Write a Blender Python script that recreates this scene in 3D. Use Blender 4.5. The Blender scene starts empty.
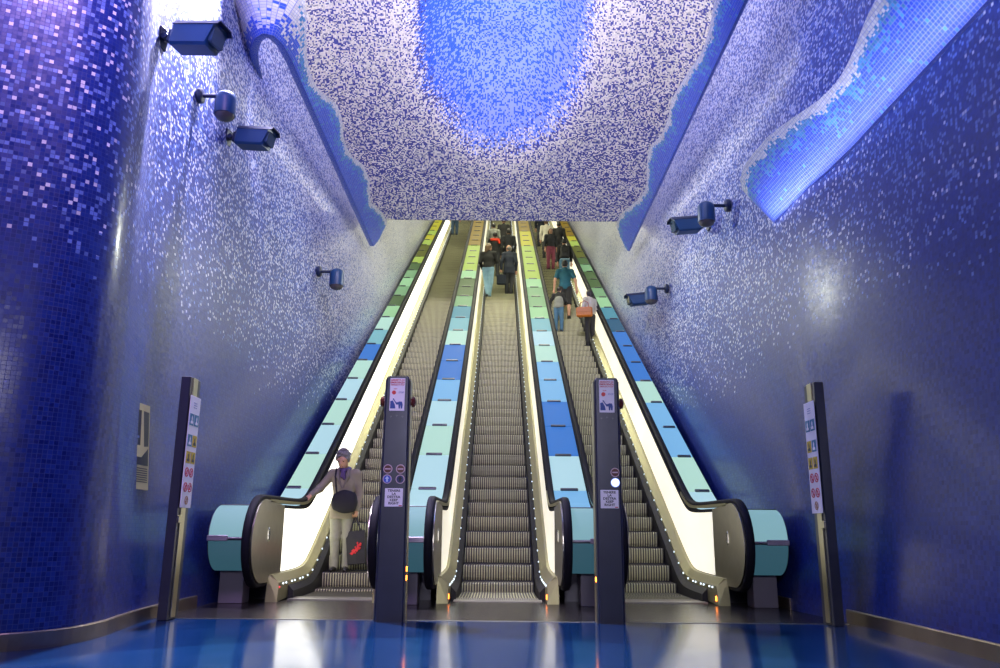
import bpy, math, random
import numpy as np
from mathutils import Vector, Matrix

random.seed(7)
SC = bpy.context.scene
COL = SC.collection
R = math.radians

# ------------------------------------------------------------------ materials
MATS = {}


def new_mat(name):
    m = bpy.data.materials.new(name)
    m.use_nodes = True
    nt = m.node_tree
    b = nt.nodes['Principled BSDF']
    return m, nt, b


def pbr(name, col, rough=.5, metal=0., emit=None, estr=0., noise=0., nscale=20., spec=.5, coat=0.):
    if name in MATS:
        return MATS[name]
    m, nt, b = new_mat(name)
    b.inputs['Base Color'].default_value = (*col, 1)
    b.inputs['Roughness'].default_value = rough
    b.inputs['Metallic'].default_value = metal
    b.inputs['Specular IOR Level'].default_value = spec
    b.inputs['Coat Roughness'].default_value = .16
    if emit:
        b.inputs['Emission Color'].default_value = (*emit, 1)
        b.inputs['Emission Strength'].default_value = estr
    if noise:
        tc = nt.nodes.new('ShaderNodeTexCoord')
        n = nt.nodes.new('ShaderNodeTexNoise')
        n.inputs['Scale'].default_value = nscale
        n.inputs['Detail'].default_value = 4
        mx = nt.nodes.new('ShaderNodeMix')
        mx.data_type = 'RGBA'
        mx.inputs['A'].default_value = (*[c * (1 - noise) for c in col], 1)
        mx.inputs['B'].default_value = (*[min(1, c * (1 + noise)) for c in col], 1)
        nt.links.new(tc.outputs['Object'], n.inputs['Vector'])
        nt.links.new(n.outputs['Fac'], mx.inputs['Factor'])
        nt.links.new(mx.outputs['Result'], b.inputs['Base Color'])
    MATS[name] = m
    return m


def math_node(nt, op, a=None, b=None, c=None):
    n = nt.nodes.new('ShaderNodeMath')
    n.operation = op
    for i, v in enumerate((a, b, c)):
        if v is None:
            continue
        if isinstance(v, (int, float)):
            n.inputs[i].default_value = v
        else:
            nt.links.new(v, n.inputs[i])
    return n.outputs[0]


def mix_col(nt, fac, a, b):
    n = nt.nodes.new('ShaderNodeMix')
    n.data_type = 'RGBA'
    for k, v in (('Factor', fac), ('A', a), ('B', b)):
        s = n.inputs[k]
        if isinstance(v, tuple):
            s.default_value = (*v, 1)
        elif isinstance(v, (int, float)):
            s.default_value = v
        else:
            nt.links.new(v, s)
    return n.outputs['Result']


def mosaic(name, tile, base, base2, mid, white, grout, rough=.3, tilt=.10, gw=.06, spec=.32, coat=0., disc=None, disc2=None):
    """little glass tiles: each cell draws its own colour; 'dens' and 'mid' say how often a tile is white or pale"""
    m, nt, b = new_mat(name)
    b.inputs['Specular IOR Level'].default_value = spec
    b.inputs['Coat Roughness'].default_value = .16
    L = nt.links.new
    uv = nt.nodes.new('ShaderNodeUVMap')
    sc = nt.nodes.new('ShaderNodeVectorMath')
    sc.operation = 'SCALE'
    L(uv.outputs[0], sc.inputs[0])
    sc.inputs['Scale'].default_value = 1 / tile
    fl = nt.nodes.new('ShaderNodeVectorMath')
    fl.operation = 'FLOOR'
    L(sc.outputs[0], fl.inputs[0])
    wn = nt.nodes.new('ShaderNodeTexWhiteNoise')
    wn.noise_dimensions = '2D'
    L(fl.outputs[0], wn.inputs['Vector'])
    fr = nt.nodes.new('ShaderNodeVectorMath')
    fr.operation = 'FRACTION'
    L(sc.outputs[0], fr.inputs[0])
    sep = nt.nodes.new('ShaderNodeSeparateXYZ')
    L(fr.outputs[0], sep.inputs[0])
    ax = math_node(nt, 'ABSOLUTE', math_node(nt, 'SUBTRACT', sep.outputs[0], .5))
    ay = math_node(nt, 'ABSOLUTE', math_node(nt, 'SUBTRACT', sep.outputs[1], .5))
    g = math_node(nt, 'GREATER_THAN', math_node(nt, 'MAXIMUM', ax, ay), .5 - gw)
    cs = nt.nodes.new('ShaderNodeSeparateColor')
    L(wn.outputs['Color'], cs.inputs[0])

    def attr(n):
        a = nt.nodes.new('ShaderNodeAttribute')
        a.attribute_name = n
        return a.outputs['Fac']
    d = attr('dens')
    md = attr('mid')
    r = wn.outputs['Value']
    col = mix_col(nt, cs.outputs[0], base, base2)
    isw = math_node(nt, 'LESS_THAN', r, d)
    ism = math_node(nt, 'LESS_THAN', r, math_node(nt, 'ADD', d, md))
    col = mix_col(nt, ism, col, mix_col(nt, cs.outputs[1], mid, tuple(c * .6 for c in mid)))
    wc = mix_col(nt, cs.outputs[1], white, tuple(c * .72 for c in white))
    col = mix_col(nt, isw, col, wc)
    if disc:
        f = attr('disc')
        wn2 = nt.nodes.new('ShaderNodeTexWhiteNoise')
        wn2.noise_dimensions = '3D'
        ad = nt.nodes.new('ShaderNodeVectorMath')
        ad.operation = 'ADD'
        L(fl.outputs[0], ad.inputs[0])
        ad.inputs[1].default_value = (17.5, 3.5, 9.1)
        L(ad.outputs[0], wn2.inputs['Vector'])
        isd = math_node(nt, 'LESS_THAN', wn2.outputs['Value'], f)
        dcol = mix_col(nt, isw, disc, disc2)
        col = mix_col(nt, isd, col, dcol)
    col = mix_col(nt, g, col, grout)
    L(col, b.inputs['Base Color'])
    if coat:
        L(math_node(nt, 'MULTIPLY', math_node(nt, 'SUBTRACT', 1, g), coat), b.inputs['Coat Weight'])
    rr = math_node(nt, 'MULTIPLY_ADD', cs.outputs[2], .15, rough)
    L(math_node(nt, 'MAXIMUM', rr, math_node(nt, 'MULTIPLY', g, .7)), b.inputs['Roughness'])
    # every tile sits a little askew
    ge = nt.nodes.new('ShaderNodeNewGeometry')
    sb = nt.nodes.new('ShaderNodeVectorMath')
    sb.operation = 'SUBTRACT'
    L(wn.outputs['Color'], sb.inputs[0])
    sb.inputs[1].default_value = (.5, .5, .5)
    s2 = nt.nodes.new('ShaderNodeVectorMath')
    s2.operation = 'SCALE'
    L(sb.outputs[0], s2.inputs[0])
    s2.inputs['Scale'].default_value = tilt
    a2 = nt.nodes.new('ShaderNodeVectorMath')
    a2.operation = 'ADD'
    L(s2.outputs[0], a2.inputs[0])
    L(ge.outputs['Normal'], a2.inputs[1])
    nz = nt.nodes.new('ShaderNodeVectorMath')
    nz.operation = 'NORMALIZE'
    L(a2.outputs[0], nz.inputs[0])
    L(nz.outputs[0], b.inputs['Normal'])
    MATS[name] = m
    return m


# ------------------------------------------------------------------ mesh helpers
class MB:
    def __init__(self):
        self.v = []
        self.f = []

    def add(self, vs, fs):
        o = len(self.v)
        self.v += [tuple(p) for p in vs]
        self.f += [tuple(i + o for i in f) for f in fs]
        return self

    def box(self, x0, x1, y0, y1, z0, z1, M=None):
        vs = [Vector((x, y, z)) for z in (z0, z1) for y in (y0, y1) for x in (x0, x1)]
        if M is not None:
            vs = [M @ p for p in vs]
        return self.add(vs, [(0, 2, 3, 1), (4, 5, 7, 6), (0, 1, 5, 4), (2, 6, 7, 3), (0, 4, 6, 2), (1, 3, 7, 5)])

    def rbox(self, x0, x1, y0, y1, z0, z1, r=.01, M=None):
        """box with chamfered edges"""
        P = [(x0 + r, y0), (x1 - r, y0), (x1, y0 + r), (x1, y1 - r), (x1 - r, y1), (x0 + r, y1), (x0, y1 - r), (x0, y0 + r)]
        Q = [(x0 + 2 * r, y0 + r), (x1 - 2 * r, y0 + r), (x1 - r, y0 + 2 * r), (x1 - r, y1 - 2 * r), (x1 - 2 * r, y1 - r), (x0 + 2 * r, y1 - r), (x0 + r, y1 - 2 * r), (x0 + r, y0 + 2 * r)]
        rings = [[(x, y, z0) for x, y in Q], [(x, y, z0 + r) for x, y in P], [(x, y, z1 - r) for x, y in P], [(x, y, z1) for x, y in Q]]
        return self.loft(rings, True, True, M)

    def loft(self, rings, closed=True, caps=True, M=None):
        n = len(rings[0])
        vs = [Vector(p) for r in rings for p in r]
        if M is not None:
            vs = [M @ p for p in vs]
        fs = []
        m = n if closed else n - 1
        for i in range(len(rings) - 1):
            for j in range(m):
                k = (j + 1) % n
                fs.append((i * n + j, i * n + k, (i + 1) * n + k, (i + 1) * n + j))
        if caps:
            fs.append(tuple(range(n - 1, -1, -1)))
            o = (len(rings) - 1) * n
            fs.append(tuple(o + j for j in range(n)))
        return self.add(vs, fs)

    def prism_x(self, yz, x0, x1):
        return self.loft([[(x0, y, z) for y, z in yz], [(x1, y, z) for y, z in yz]])

    def prism_y(self, xz, y0, y1, M=None):
        return self.loft([[(x, y0, z) for x, z in xz], [(x, y1, z) for x, z in xz]], M=M)

    def prism_z(self, xy, z0, z1, M=None):
        return self.loft([[(x, y, z0) for x, y in xy], [(x, y, z1) for x, y in xy]], M=M)

    def tube(self, pts, rad, n=10, caps=True):
        pts = [Vector(p) for p in pts]
        rings = []
        ref = Vector((0, 0, 1))
        for i, p in enumerate(pts):
            t = (pts[min(i + 1, len(pts) - 1)] - pts[max(i - 1, 0)]).normalized()
            if abs(t.dot(ref)) > .95:
                ref = Vector((1, 0, 0)) if abs(t.x) < .9 else Vector((0, 1, 0))
            a = t.cross(ref).normalized()
            b = t.cross(a)
            r = rad[i] if isinstance(rad, (list, tuple)) else rad
            rings.append([p + a * (r * math.cos(2 * math.pi * k / n)) + b * (r * math.sin(2 * math.pi * k / n)) for k in range(n)])
        return self.loft(rings, True, caps)

    def lathe(self, prof, n=20, M=None):
        rings = [[(r * math.cos(2 * math.pi * k / n), r * math.sin(2 * math.pi * k / n), z) for k in range(n)] for r, z in prof]
        return self.loft(rings, True, True, M)

    def grid(self, rows):
        """rows of points -> open sheet"""
        return self.loft(rows, False, False)

    def build(self, name, mat, parent=None, smooth=False, off=None, angle=None):
        me = bpy.data.meshes.new(name)
        o0 = Vector(off) if off is not None else (parent.matrix_world.translation if False else None)
        vs = self.v
        if off is not None:
            vs = [(x - off[0], y - off[1], z - off[2]) for x, y, z in vs]
        me.from_pydata(vs, [], self.f)
        me.materials.append(mat)
        if smooth:
            me.polygons.foreach_set('use_smooth', [True] * len(me.polygons))
            if angle:
                me.set_sharp_from_angle(angle=R(angle))
        me.update()
        o = bpy.data.objects.new(name, me)
        COL.objects.link(o)
        if parent is not None:
            o.parent = parent
        return o


def tag(o, label=None, cat=None, group=None, kind=None):
    for k, v in (('label', label), ('category', cat), ('group', group), ('kind', kind)):
        if v:
            o[k] = v
    return o


def thing(name, label, cat, loc=(0, 0, 0), rz=0, group=None):
    e = bpy.data.objects.new(name, None)
    e.empty_display_size = .1
    e.location = loc
    e.rotation_euler = (0, 0, rz)
    COL.objects.link(e)
    return tag(e, label, cat, group)


def again(o, name, parent, loc=(0, 0, 0), rot=None):
    c = o.copy()
    c.name = name
    COL.objects.link(c)
    c.parent = parent
    c.location = loc
    if rot:
        c.rotation_euler = rot
    return c


def lettering(txt, size, mat, parent, loc, rot, name='lettering', depth=.0006, align='CENTER', sx=1.):
    cu = bpy.data.curves.new(name, 'FONT')
    cu.body = txt
    cu.size = size
    cu.align_x = align
    cu.align_y = 'CENTER'
    cu.extrude = depth
    cu.offset = size * .028
    cu.resolution_u = 3
    t = bpy.data.objects.new('tmp', cu)
    COL.objects.link(t)
    dg = bpy.context.evaluated_depsgraph_get()
    me = bpy.data.meshes.new_from_object(t.evaluated_get(dg))
    bpy.data.objects.remove(t)
    bpy.data.curves.remove(cu)
    me.materials.clear()
    me.materials.append(mat)
    o = bpy.data.objects.new(name, me)
    COL.objects.link(o)
    o.parent = parent
    o.location = loc
    o.rotation_euler = rot
    o.scale = (sx, 1, 1)
    return o


def smooth01(a, b, x):
    t = np.clip((np.asarray(x, float) - a) / (b - a), 0, 1)
    return t * t * (3 - 2 * t)


def sheet(name, P, UV, mat, attrs, kind='structure', flip=False):
    """P: (n,m,3) points, UV: (n,m,2) in metres, attrs: name -> (n,m)"""
    n, m = P.shape[:2]
    idx = np.arange(n * m).reshape(n, m)
    q = np.stack([idx[:-1, :-1], idx[:-1, 1:], idx[1:, 1:], idx[1:, :-1]], -1).reshape(-1, 4)
    if flip:
        q = q[:, ::-1]
    me = bpy.data.meshes.new(name)
    me.from_pydata(P.reshape(-1, 3).tolist(), [], q.tolist())
    uv = me.uv_layers.new(name='UVMap')
    li = np.zeros(len(me.loops), np.int32)
    me.loops.foreach_get('vertex_index', li)
    uv.data.foreach_set('uv', UV.reshape(-1, 2)[li].astype(np.float32).ravel())
    for k, a in attrs.items():
        at = me.attributes.new(k, 'FLOAT', 'POINT')
        at.data.foreach_set('value', np.broadcast_to(a, (n, m)).astype(np.float32).ravel())
    me.polygons.foreach_set('use_smooth', [True] * len(me.polygons))
    me.materials.append(mat)
    me.update()
    o = bpy.data.objects.new(name, me)
    COL.objects.link(o)
    if kind:
        o['kind'] = kind
    return o


# ------------------------------------------------------------------ palette
steel = pbr('brushed_steel', (.42, .40, .34), .28, 1., noise=.15, nscale=9)
goldsteel = pbr('warm_steel', (.34, .315, .15), .38, .5, noise=.05, nscale=3)
darksteel = pbr('dark_steel', (.10, .10, .12), .35, .8, noise=.2, nscale=8)
rubber = pbr('black_rubber', (.008, .008, .014), .65, spec=.15)
black = pbr('matt_black', (.008, .008, .010), .6)


def make_step_mat():
    m, nt, b = new_mat('ribbed_aluminium')
    tc = nt.nodes.new('ShaderNodeTexCoord')
    sp = nt.nodes.new('ShaderNodeSeparateXYZ')
    nt.links.new(tc.outputs['Object'], sp.inputs[0])
    f = math_node(nt, 'FRACT', math_node(nt, 'MULTIPLY_ADD', sp.outputs[0], 27 / .98, 13.5))
    groove = math_node(nt, 'GREATER_THAN', f, .47)
    no = nt.nodes.new('ShaderNodeTexNoise')
    no.inputs['Scale'].default_value = 4
    nt.links.new(tc.outputs['Object'], no.inputs['Vector'])
    c = mix_col(nt, no.outputs['Fac'], (.52, .52, .30), (.70, .69, .42))
    nt.links.new(mix_col(nt, groove, c, (.07, .065, .05)), b.inputs['Base Color'])
    b.inputs['Metallic'].default_value = .25
    b.inputs['Roughness'].default_value = .5
    return m


stepmat = make_step_mat()
stepdark = pbr('step_shadow_gap', (.02, .02, .02), .6, .3)
combmat = pbr('comb_plate_metal', (.38, .36, .32), .38, .8, noise=.15, nscale=12)
landingmat = pbr('landing_plate', (.055, .05, .048), .24, .6, noise=.35, nscale=5)
pylonmat = pbr('gunmetal_blue', (.052, .056, .08), .30, .4, noise=.2, nscale=5)
pylonedge = pbr('pylon_edge_steel', (.50, .46, .33), .3, 1.)
cctvblue = pbr('blue_paint', (.006, .045, .135), .42)
cctvdark = pbr('dark_blue_paint', (.008, .018, .06), .45)
lensmat = pbr('smoked_dome', (.10, .085, .08), .15)
ledwhite = pbr('led_white', (.8, .9, 1), .4, emit=(.75, .9, 1), estr=2.2)
ledorange = pbr('led_orange', (1, .4, .1), .4, emit=(1, .22, .02), estr=9)
ledred = pbr('led_red', (1, .1, .1), .4, emit=(1, .05, .05), estr=2)
signwhite = pbr('sign_white', (.92, .86, .96), .4)
inkblack = pbr('ink_black', (.03, .025, .05), .5)
inkred = pbr('ink_red', (.62, .05, .10), .5)
inkblue = pbr('ink_blue', (.03, .08, .34), .5)
inkgrey = pbr('ink_grey', (.35, .36, .62), .5)
inkyellow = pbr('ink_yellow', (.65, .45, .03), .5)
inkteal = pbr('ink_teal', (.03, .20, .36), .5)

BASE, BASE2 = (.002, .009, .13), (.008, .030, .24)
MID, WHITE = (.13, .22, .62), (.70, .72, .86)
wallmat = mosaic('wall_mosaic', .034, BASE, BASE2, MID, WHITE, (.035, .055, .22), .28, .06, .055, spec=.35, coat=.34)
finmat = mosaic('wave_mosaic', .040, (.03, .08, .58), (.05, .13, .72), (.09, .38, .74), (.88, .86, .84), (.32, .36, .66), .35, .06, .06)
ceilmat = mosaic('ceiling_mosaic', .031, (.012, .015, .10), (.05, .06, .34), (.40, .40, .50), (.82, .78, .76), (.30, .30, .34), .5, .05, .02,
                 disc=(.015, .10, .68), disc2=(.26, .34, .86))
floormat = pbr('floor_base', (.012, .045, .26), .14)

# floor: blue resin with a lighter round inlay
def make_floor_mat():
    m, nt, b = new_mat('blue_resin_floor')
    tc = nt.nodes.new('ShaderNodeTexCoord')
    sp = nt.nodes.new('ShaderNodeSeparateXYZ')
    nt.links.new(tc.outputs['Object'], sp.inputs[0])
    dx = math_node(nt, 'ADD', sp.outputs[0], .35)
    dy = math_node(nt, 'SUBTRACT', sp.outputs[1], 3.4)
    d = math_node(nt, 'SQRT', math_node(nt, 'ADD', math_node(nt, 'MULTIPLY', dx, dx), math_node(nt, 'MULTIPLY', dy, dy)))
    ins = math_node(nt, 'LESS_THAN', d, 3.25)
    no = nt.nodes.new('ShaderNodeTexNoise')
    no.inputs['Scale'].default_value = 2.2
    no.inputs['Detail'].default_value = 5
    nt.links.new(tc.outputs['Object'], no.inputs['Vector'])
    c1 = mix_col(nt, no.outputs['Fac'], (.003, .024, .085), (.005, .036, .125))
    c2 = mix_col(nt, no.outputs['Fac'], (.005, .042, .125), (.010, .058, .175))
    nt.links.new(mix_col(nt, ins, c1, c2), b.inputs['Base Color'])
    nt.links.new(math_node(nt, 'MULTIPLY_ADD', no.outputs['Fac'], .10, .07), b.inputs['Roughness'])
    return m
floormat = make_floor_mat()

# ------------------------------------------------------------------ the setting
LEAN = .09
NS = .5775


def line(y):
    return NS * (y - 11.19)


def zc(y, F, Zp, w=.15):
    a, bq = F, Zp + line(y)
    return .5 * (a + bq + math.sqrt((a - bq) ** 2 + w * w))


MY, MZ, SL = 19.7, 8.70, .45   # tunnel mouth and slope of the hall ceiling
CX, CYS = .03, 14.95           # crater centre (plan)


def left_plan():
    pts = [(-9.0, 4.2), (-7.0, 4.55), (-5.2, 4.98), (-4.2, 5.28), (-3.7, 5.52)]
    # rounded corner
    for t in np.linspace(0, 1, 14):
        p0, p1, p2, p3 = np.array((-3.45, 5.66)), np.array((-3.12, 5.86)), np.array((-3.03, 6.1)), np.array((-3.06, 6.6))
        pts.append(tuple((1 - t) ** 3 * p0 + 3 * t * (1 - t) ** 2 * p1 + 3 * t * t * (1 - t) * p2 + t ** 3 * p3))
    for y in np.arange(6.9, 44.2, .4):
        x = -3.2 + .14 * max(0, 1 - (y - 6.6) / 1.6) ** 2
        pts.append((x, y))
    return np.array(pts)


def wall_sheet(name, plan, sgn, lean_fn, z0, z1, dens_fn, flip):
    seg = np.r_[0, np.cumsum(np.hypot(*np.diff(plan, axis=0).T))]
    n_z = 60
    zs = np.linspace(0, 1, n_z)
    P = np.zeros((len(plan), n_z, 3))
    UV = np.zeros((len(plan), n_z, 2))
    for i, (x, y) in enumerate(plan):
        za = z0 + max(0, .5775 * (y - 21) - 1)
        zz = za + (z1 + max(0, .5775 * (y - 18.5)) - za) * zs
        P[i, :, 0] = x + sgn * lean_fn(y) * (zz - zc(y, 0, -.2, .6))
        P[i, :, 1] = y
        P[i, :, 2] = zz
        UV[i, :, 0] = seg[i]
        UV[i, :, 1] = zz
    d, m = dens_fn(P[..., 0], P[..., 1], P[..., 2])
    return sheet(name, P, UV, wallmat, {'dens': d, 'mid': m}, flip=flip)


def wall_dens(x, y, z):
    zz = z - 2.75 - .3 * np.sin(y * .9)*.4
    d = np.clip(.095 * zz, 0, .46) * smooth01(-.1, .5, zz)
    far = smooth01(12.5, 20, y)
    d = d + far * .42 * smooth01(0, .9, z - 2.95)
    near = 1 - smooth01(6.2, 9.5, y)
    m = np.clip(.05 + .06 * zz, 0, .22) * smooth01(0, .6, zz)
    m = m + near * .12 * smooth01(0, .8, zz)
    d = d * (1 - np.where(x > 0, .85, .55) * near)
    return d, m


lp = left_plan()
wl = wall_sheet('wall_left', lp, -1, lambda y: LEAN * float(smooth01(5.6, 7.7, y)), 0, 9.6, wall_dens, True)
rp = np.array([(3.33 - .12 * float(smooth01(7.8, 9.2, y)), y) for y in np.arange(-2, 44.2, .4)])
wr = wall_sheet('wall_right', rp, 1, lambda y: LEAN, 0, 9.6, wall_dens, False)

# hall floor and landing plate
b = MB().box(-12, 8, -3, 7.82, -.2, 0)
o = b.build('floor', floormat)
tag(o, kind='structure')
b = MB().box(-3.3, 3.4, 7.825, 10.35, -.2, .0)
o = b.build('floor_landing', landingmat)
tag(o, kind='structure')
b = MB().box(-3.15, 3.25, 7.805, 7.835, -.01, .004)
tag(b.build('trim_1', steel), kind='structure')

# baseboards
def baseboard(name, plan, sgn, y0, y1):
    pts = [p for p in plan if y0 <= p[1] <= y1]
    rings = []
    for i, p in enumerate(pts):
        q0 = pts[max(i - 1, 0)]
        q1 = pts[min(i + 1, len(pts) - 1)]
        t = Vector((q1[0] - q0[0], q1[1] - q0[1])).normalized()
        n = Vector((t.y, -t.x)) * (1 if sgn < 0 else -1)
        a = Vector(p) + n * .022
        c = Vector(p) - n * .01
        rings.append([(a.x, a.y, .0), (a.x, a.y, .11), (a.x - n.x * .006, a.y - n.y * .006, .118), (c.x, c.y, .118), (c.x, c.y, 0)])
    bb = MB().loft(rings)
    return tag(bb.build(name, pbr('baseboard_steel', (.33, .27, .21), .34, .9, noise=.3, nscale=3)), kind='structure')


baseboard('baseboard_left', lp, -1, 4, 9.3)
baseboard('baseboard_right', [(3.33, y) for y in np.arange(-2, 8.25, .4)], 1, -2, 8.3)
baseboard('baseboard_far', [(3.215, y) for y in np.arange(9.2, 10.3, .2)], 1, 9, 10.4)

# ceiling: rises from the tunnel mouth toward the hall, with a round crater sunk into it


def ceiling():
    xs = np.linspace(-6.0, 6.0, 121)
    ys = np.linspace(MY, 3.0, 151)
    X, Y = np.meshgrid(xs, ys)
    Z = MZ + SL * (MY - Y)
    rx, ry = 1.93, 2.85
    r = np.sqrt(((X - CX) / rx) ** 2 + ((Y - CYS) / ry) ** 2)
    Z = Z + 1.0 * (1 - smooth01(.35, 1.15, r))
    Z = Z - .9 * smooth01(3.4, 6.0, np.abs(X))
    U = X
    V = (MY - Y) * math.hypot(1, SL)
    nx = np.sin(X * 3.1 + Y * 2.2) * .04
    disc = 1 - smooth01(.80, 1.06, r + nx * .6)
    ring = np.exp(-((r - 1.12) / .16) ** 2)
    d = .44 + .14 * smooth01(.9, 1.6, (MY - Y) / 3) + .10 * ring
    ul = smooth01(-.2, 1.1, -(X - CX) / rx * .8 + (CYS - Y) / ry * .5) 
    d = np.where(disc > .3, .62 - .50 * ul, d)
    m = .10 + 0 * X
    P = np.stack([X, Y, Z], -1)
    UV = np.stack([U, V], -1)
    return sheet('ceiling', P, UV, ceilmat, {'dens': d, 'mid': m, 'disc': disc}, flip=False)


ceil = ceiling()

# tunnel behind the mouth: lintel, sloping roof, end
plain = pbr('tunnel_plaster', (.30, .30, .27), .7, noise=.2, nscale=2)
b = MB()
b.prism_x([(MY + .02, MZ + .0), (MY + .02, MZ + 1.2), (46, 1.2 + MZ + .5775 * (46 - MY)), (46, MZ + .12 + .5775 * (46 - MY)), (MY + .25, MZ + .12)], -6.2, 6.2)
tag(b.build('ceiling_tunnel', plain), kind='structure')
b = MB().box(-6, 6, 44.2, 44.5, 14, 26)
tag(b.build('wall_end', plain), kind='structure')
# upper ledges closing the hall between wall tops and ceiling
for s, nm in ((-1, 'wall_left_upper'), (1, 'wall_right_upper')):
    b = MB()
    b.box(min(s * 4.0, s * 6.1), max(s * 4.0, s * 6.1), 6, MY, 9.55, 9.7)
    b.box(min(s * 5.9, s * 6.1), max(s * 5.9, s * 6.1), 3, MY, 9.6, 17)
    tag(b.build(nm, plain), kind='structure')
b = MB().prism_x([(11.19 - 1.2, -.9), (44.3, .5775 * 33.1 - .75), (44.3, .5775 * 33.1 - .95), (10, -1.1)], -3.3, 3.3)
tag(b.build('floor_incline', darksteel), kind='structure')


# ------------------------------------------------------------------ escalator curves
def ysamp(y0, y1=44.0):
    out = [y0]
    for y in list(np.arange(10.4, 13.0, .12)) + list(np.arange(13.5, 44, 3.0)):
        if y > y0 + .02:
            out.append(float(y))
    out.append(y1)
    return out


ESC = 1.95
HY, HZ, HR = 9.32, .68, .485


def make_step_mesh():
    nr = 27
    pitch = .98 / nr
    prof = [(.035, -.225), (.012, -.17), (.002, -.10), (.0, -.02), (.012, 0.0), (.40, 0.0)]
    rings = []
    for (y, z) in prof:
        ring = []
        for k in range(nr):
            x = -.49 + k * pitch
            for dx, dn in ((.0, .012), (.42, .012), (.5, 0.), (.92, 0.)):
                if z < -.001:
                    ring.append((x + dx * pitch, y + dn, z))
                else:
                    ring.append((x + dx * pitch, y + (dn if y < .3 else 0), z - dn))
        rings.append(ring)
    return MB().loft(rings, False, False)


STEP = {}


def handrail_path(y_end=44.0):
    P = []
    P.append((9.75, HZ - HR + .02))
    P.append((9.5, HZ - HR))
    for a in np.linspace(-90, -270, 17):
        P.append((HY + HR * math.cos(R(a)), HZ + HR * math.sin(R(a))))
    for y in ysamp(9.5, y_end):
        P.append((y, zc(y, HZ + HR - .004, 1.0)))
    return P


def sweep_yz(path, x, sect):
    """sect: list of (dx, dn) with dn along the path's outward normal in the yz plane"""
    rings = []
    for i, (y, z) in enumerate(path):
        a = path[max(i - 1, 0)]
        c = path[min(i + 1, len(path) - 1)]
        ty, tz = c[0] - a[0], c[1] - a[1]
        l = math.hypot(ty, tz)
        ny, nz = -tz / l, ty / l
        rings.append([(x + dx, y + ny * dn, z + nz * dn) for dx, dn in sect])
    return MB().loft(rings)


RAILSECT = [(-.042, -.024), (-.047, 0), (-.040, .018), (-.022, .026), (.022, .026), (.040, .018), (.047, 0), (.042, -.024)]


def lit(name, col, strn, rough=.25):
    if name in MATS:
        return MATS[name]
    m = pbr(name, tuple(.03 + .10 * c for c in col), .6, emit=col, estr=strn, spec=.08)
    return m


def newel_poly(r, y_back, zt, zb):
    P = [(y_back, zb)]
    a0 = -90
    for a in np.linspace(-90, -270, 19):
        P.append((HY + r * math.cos(R(a)), HZ + r * math.sin(R(a))))
    P.append((y_back, zt))
    return P


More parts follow.
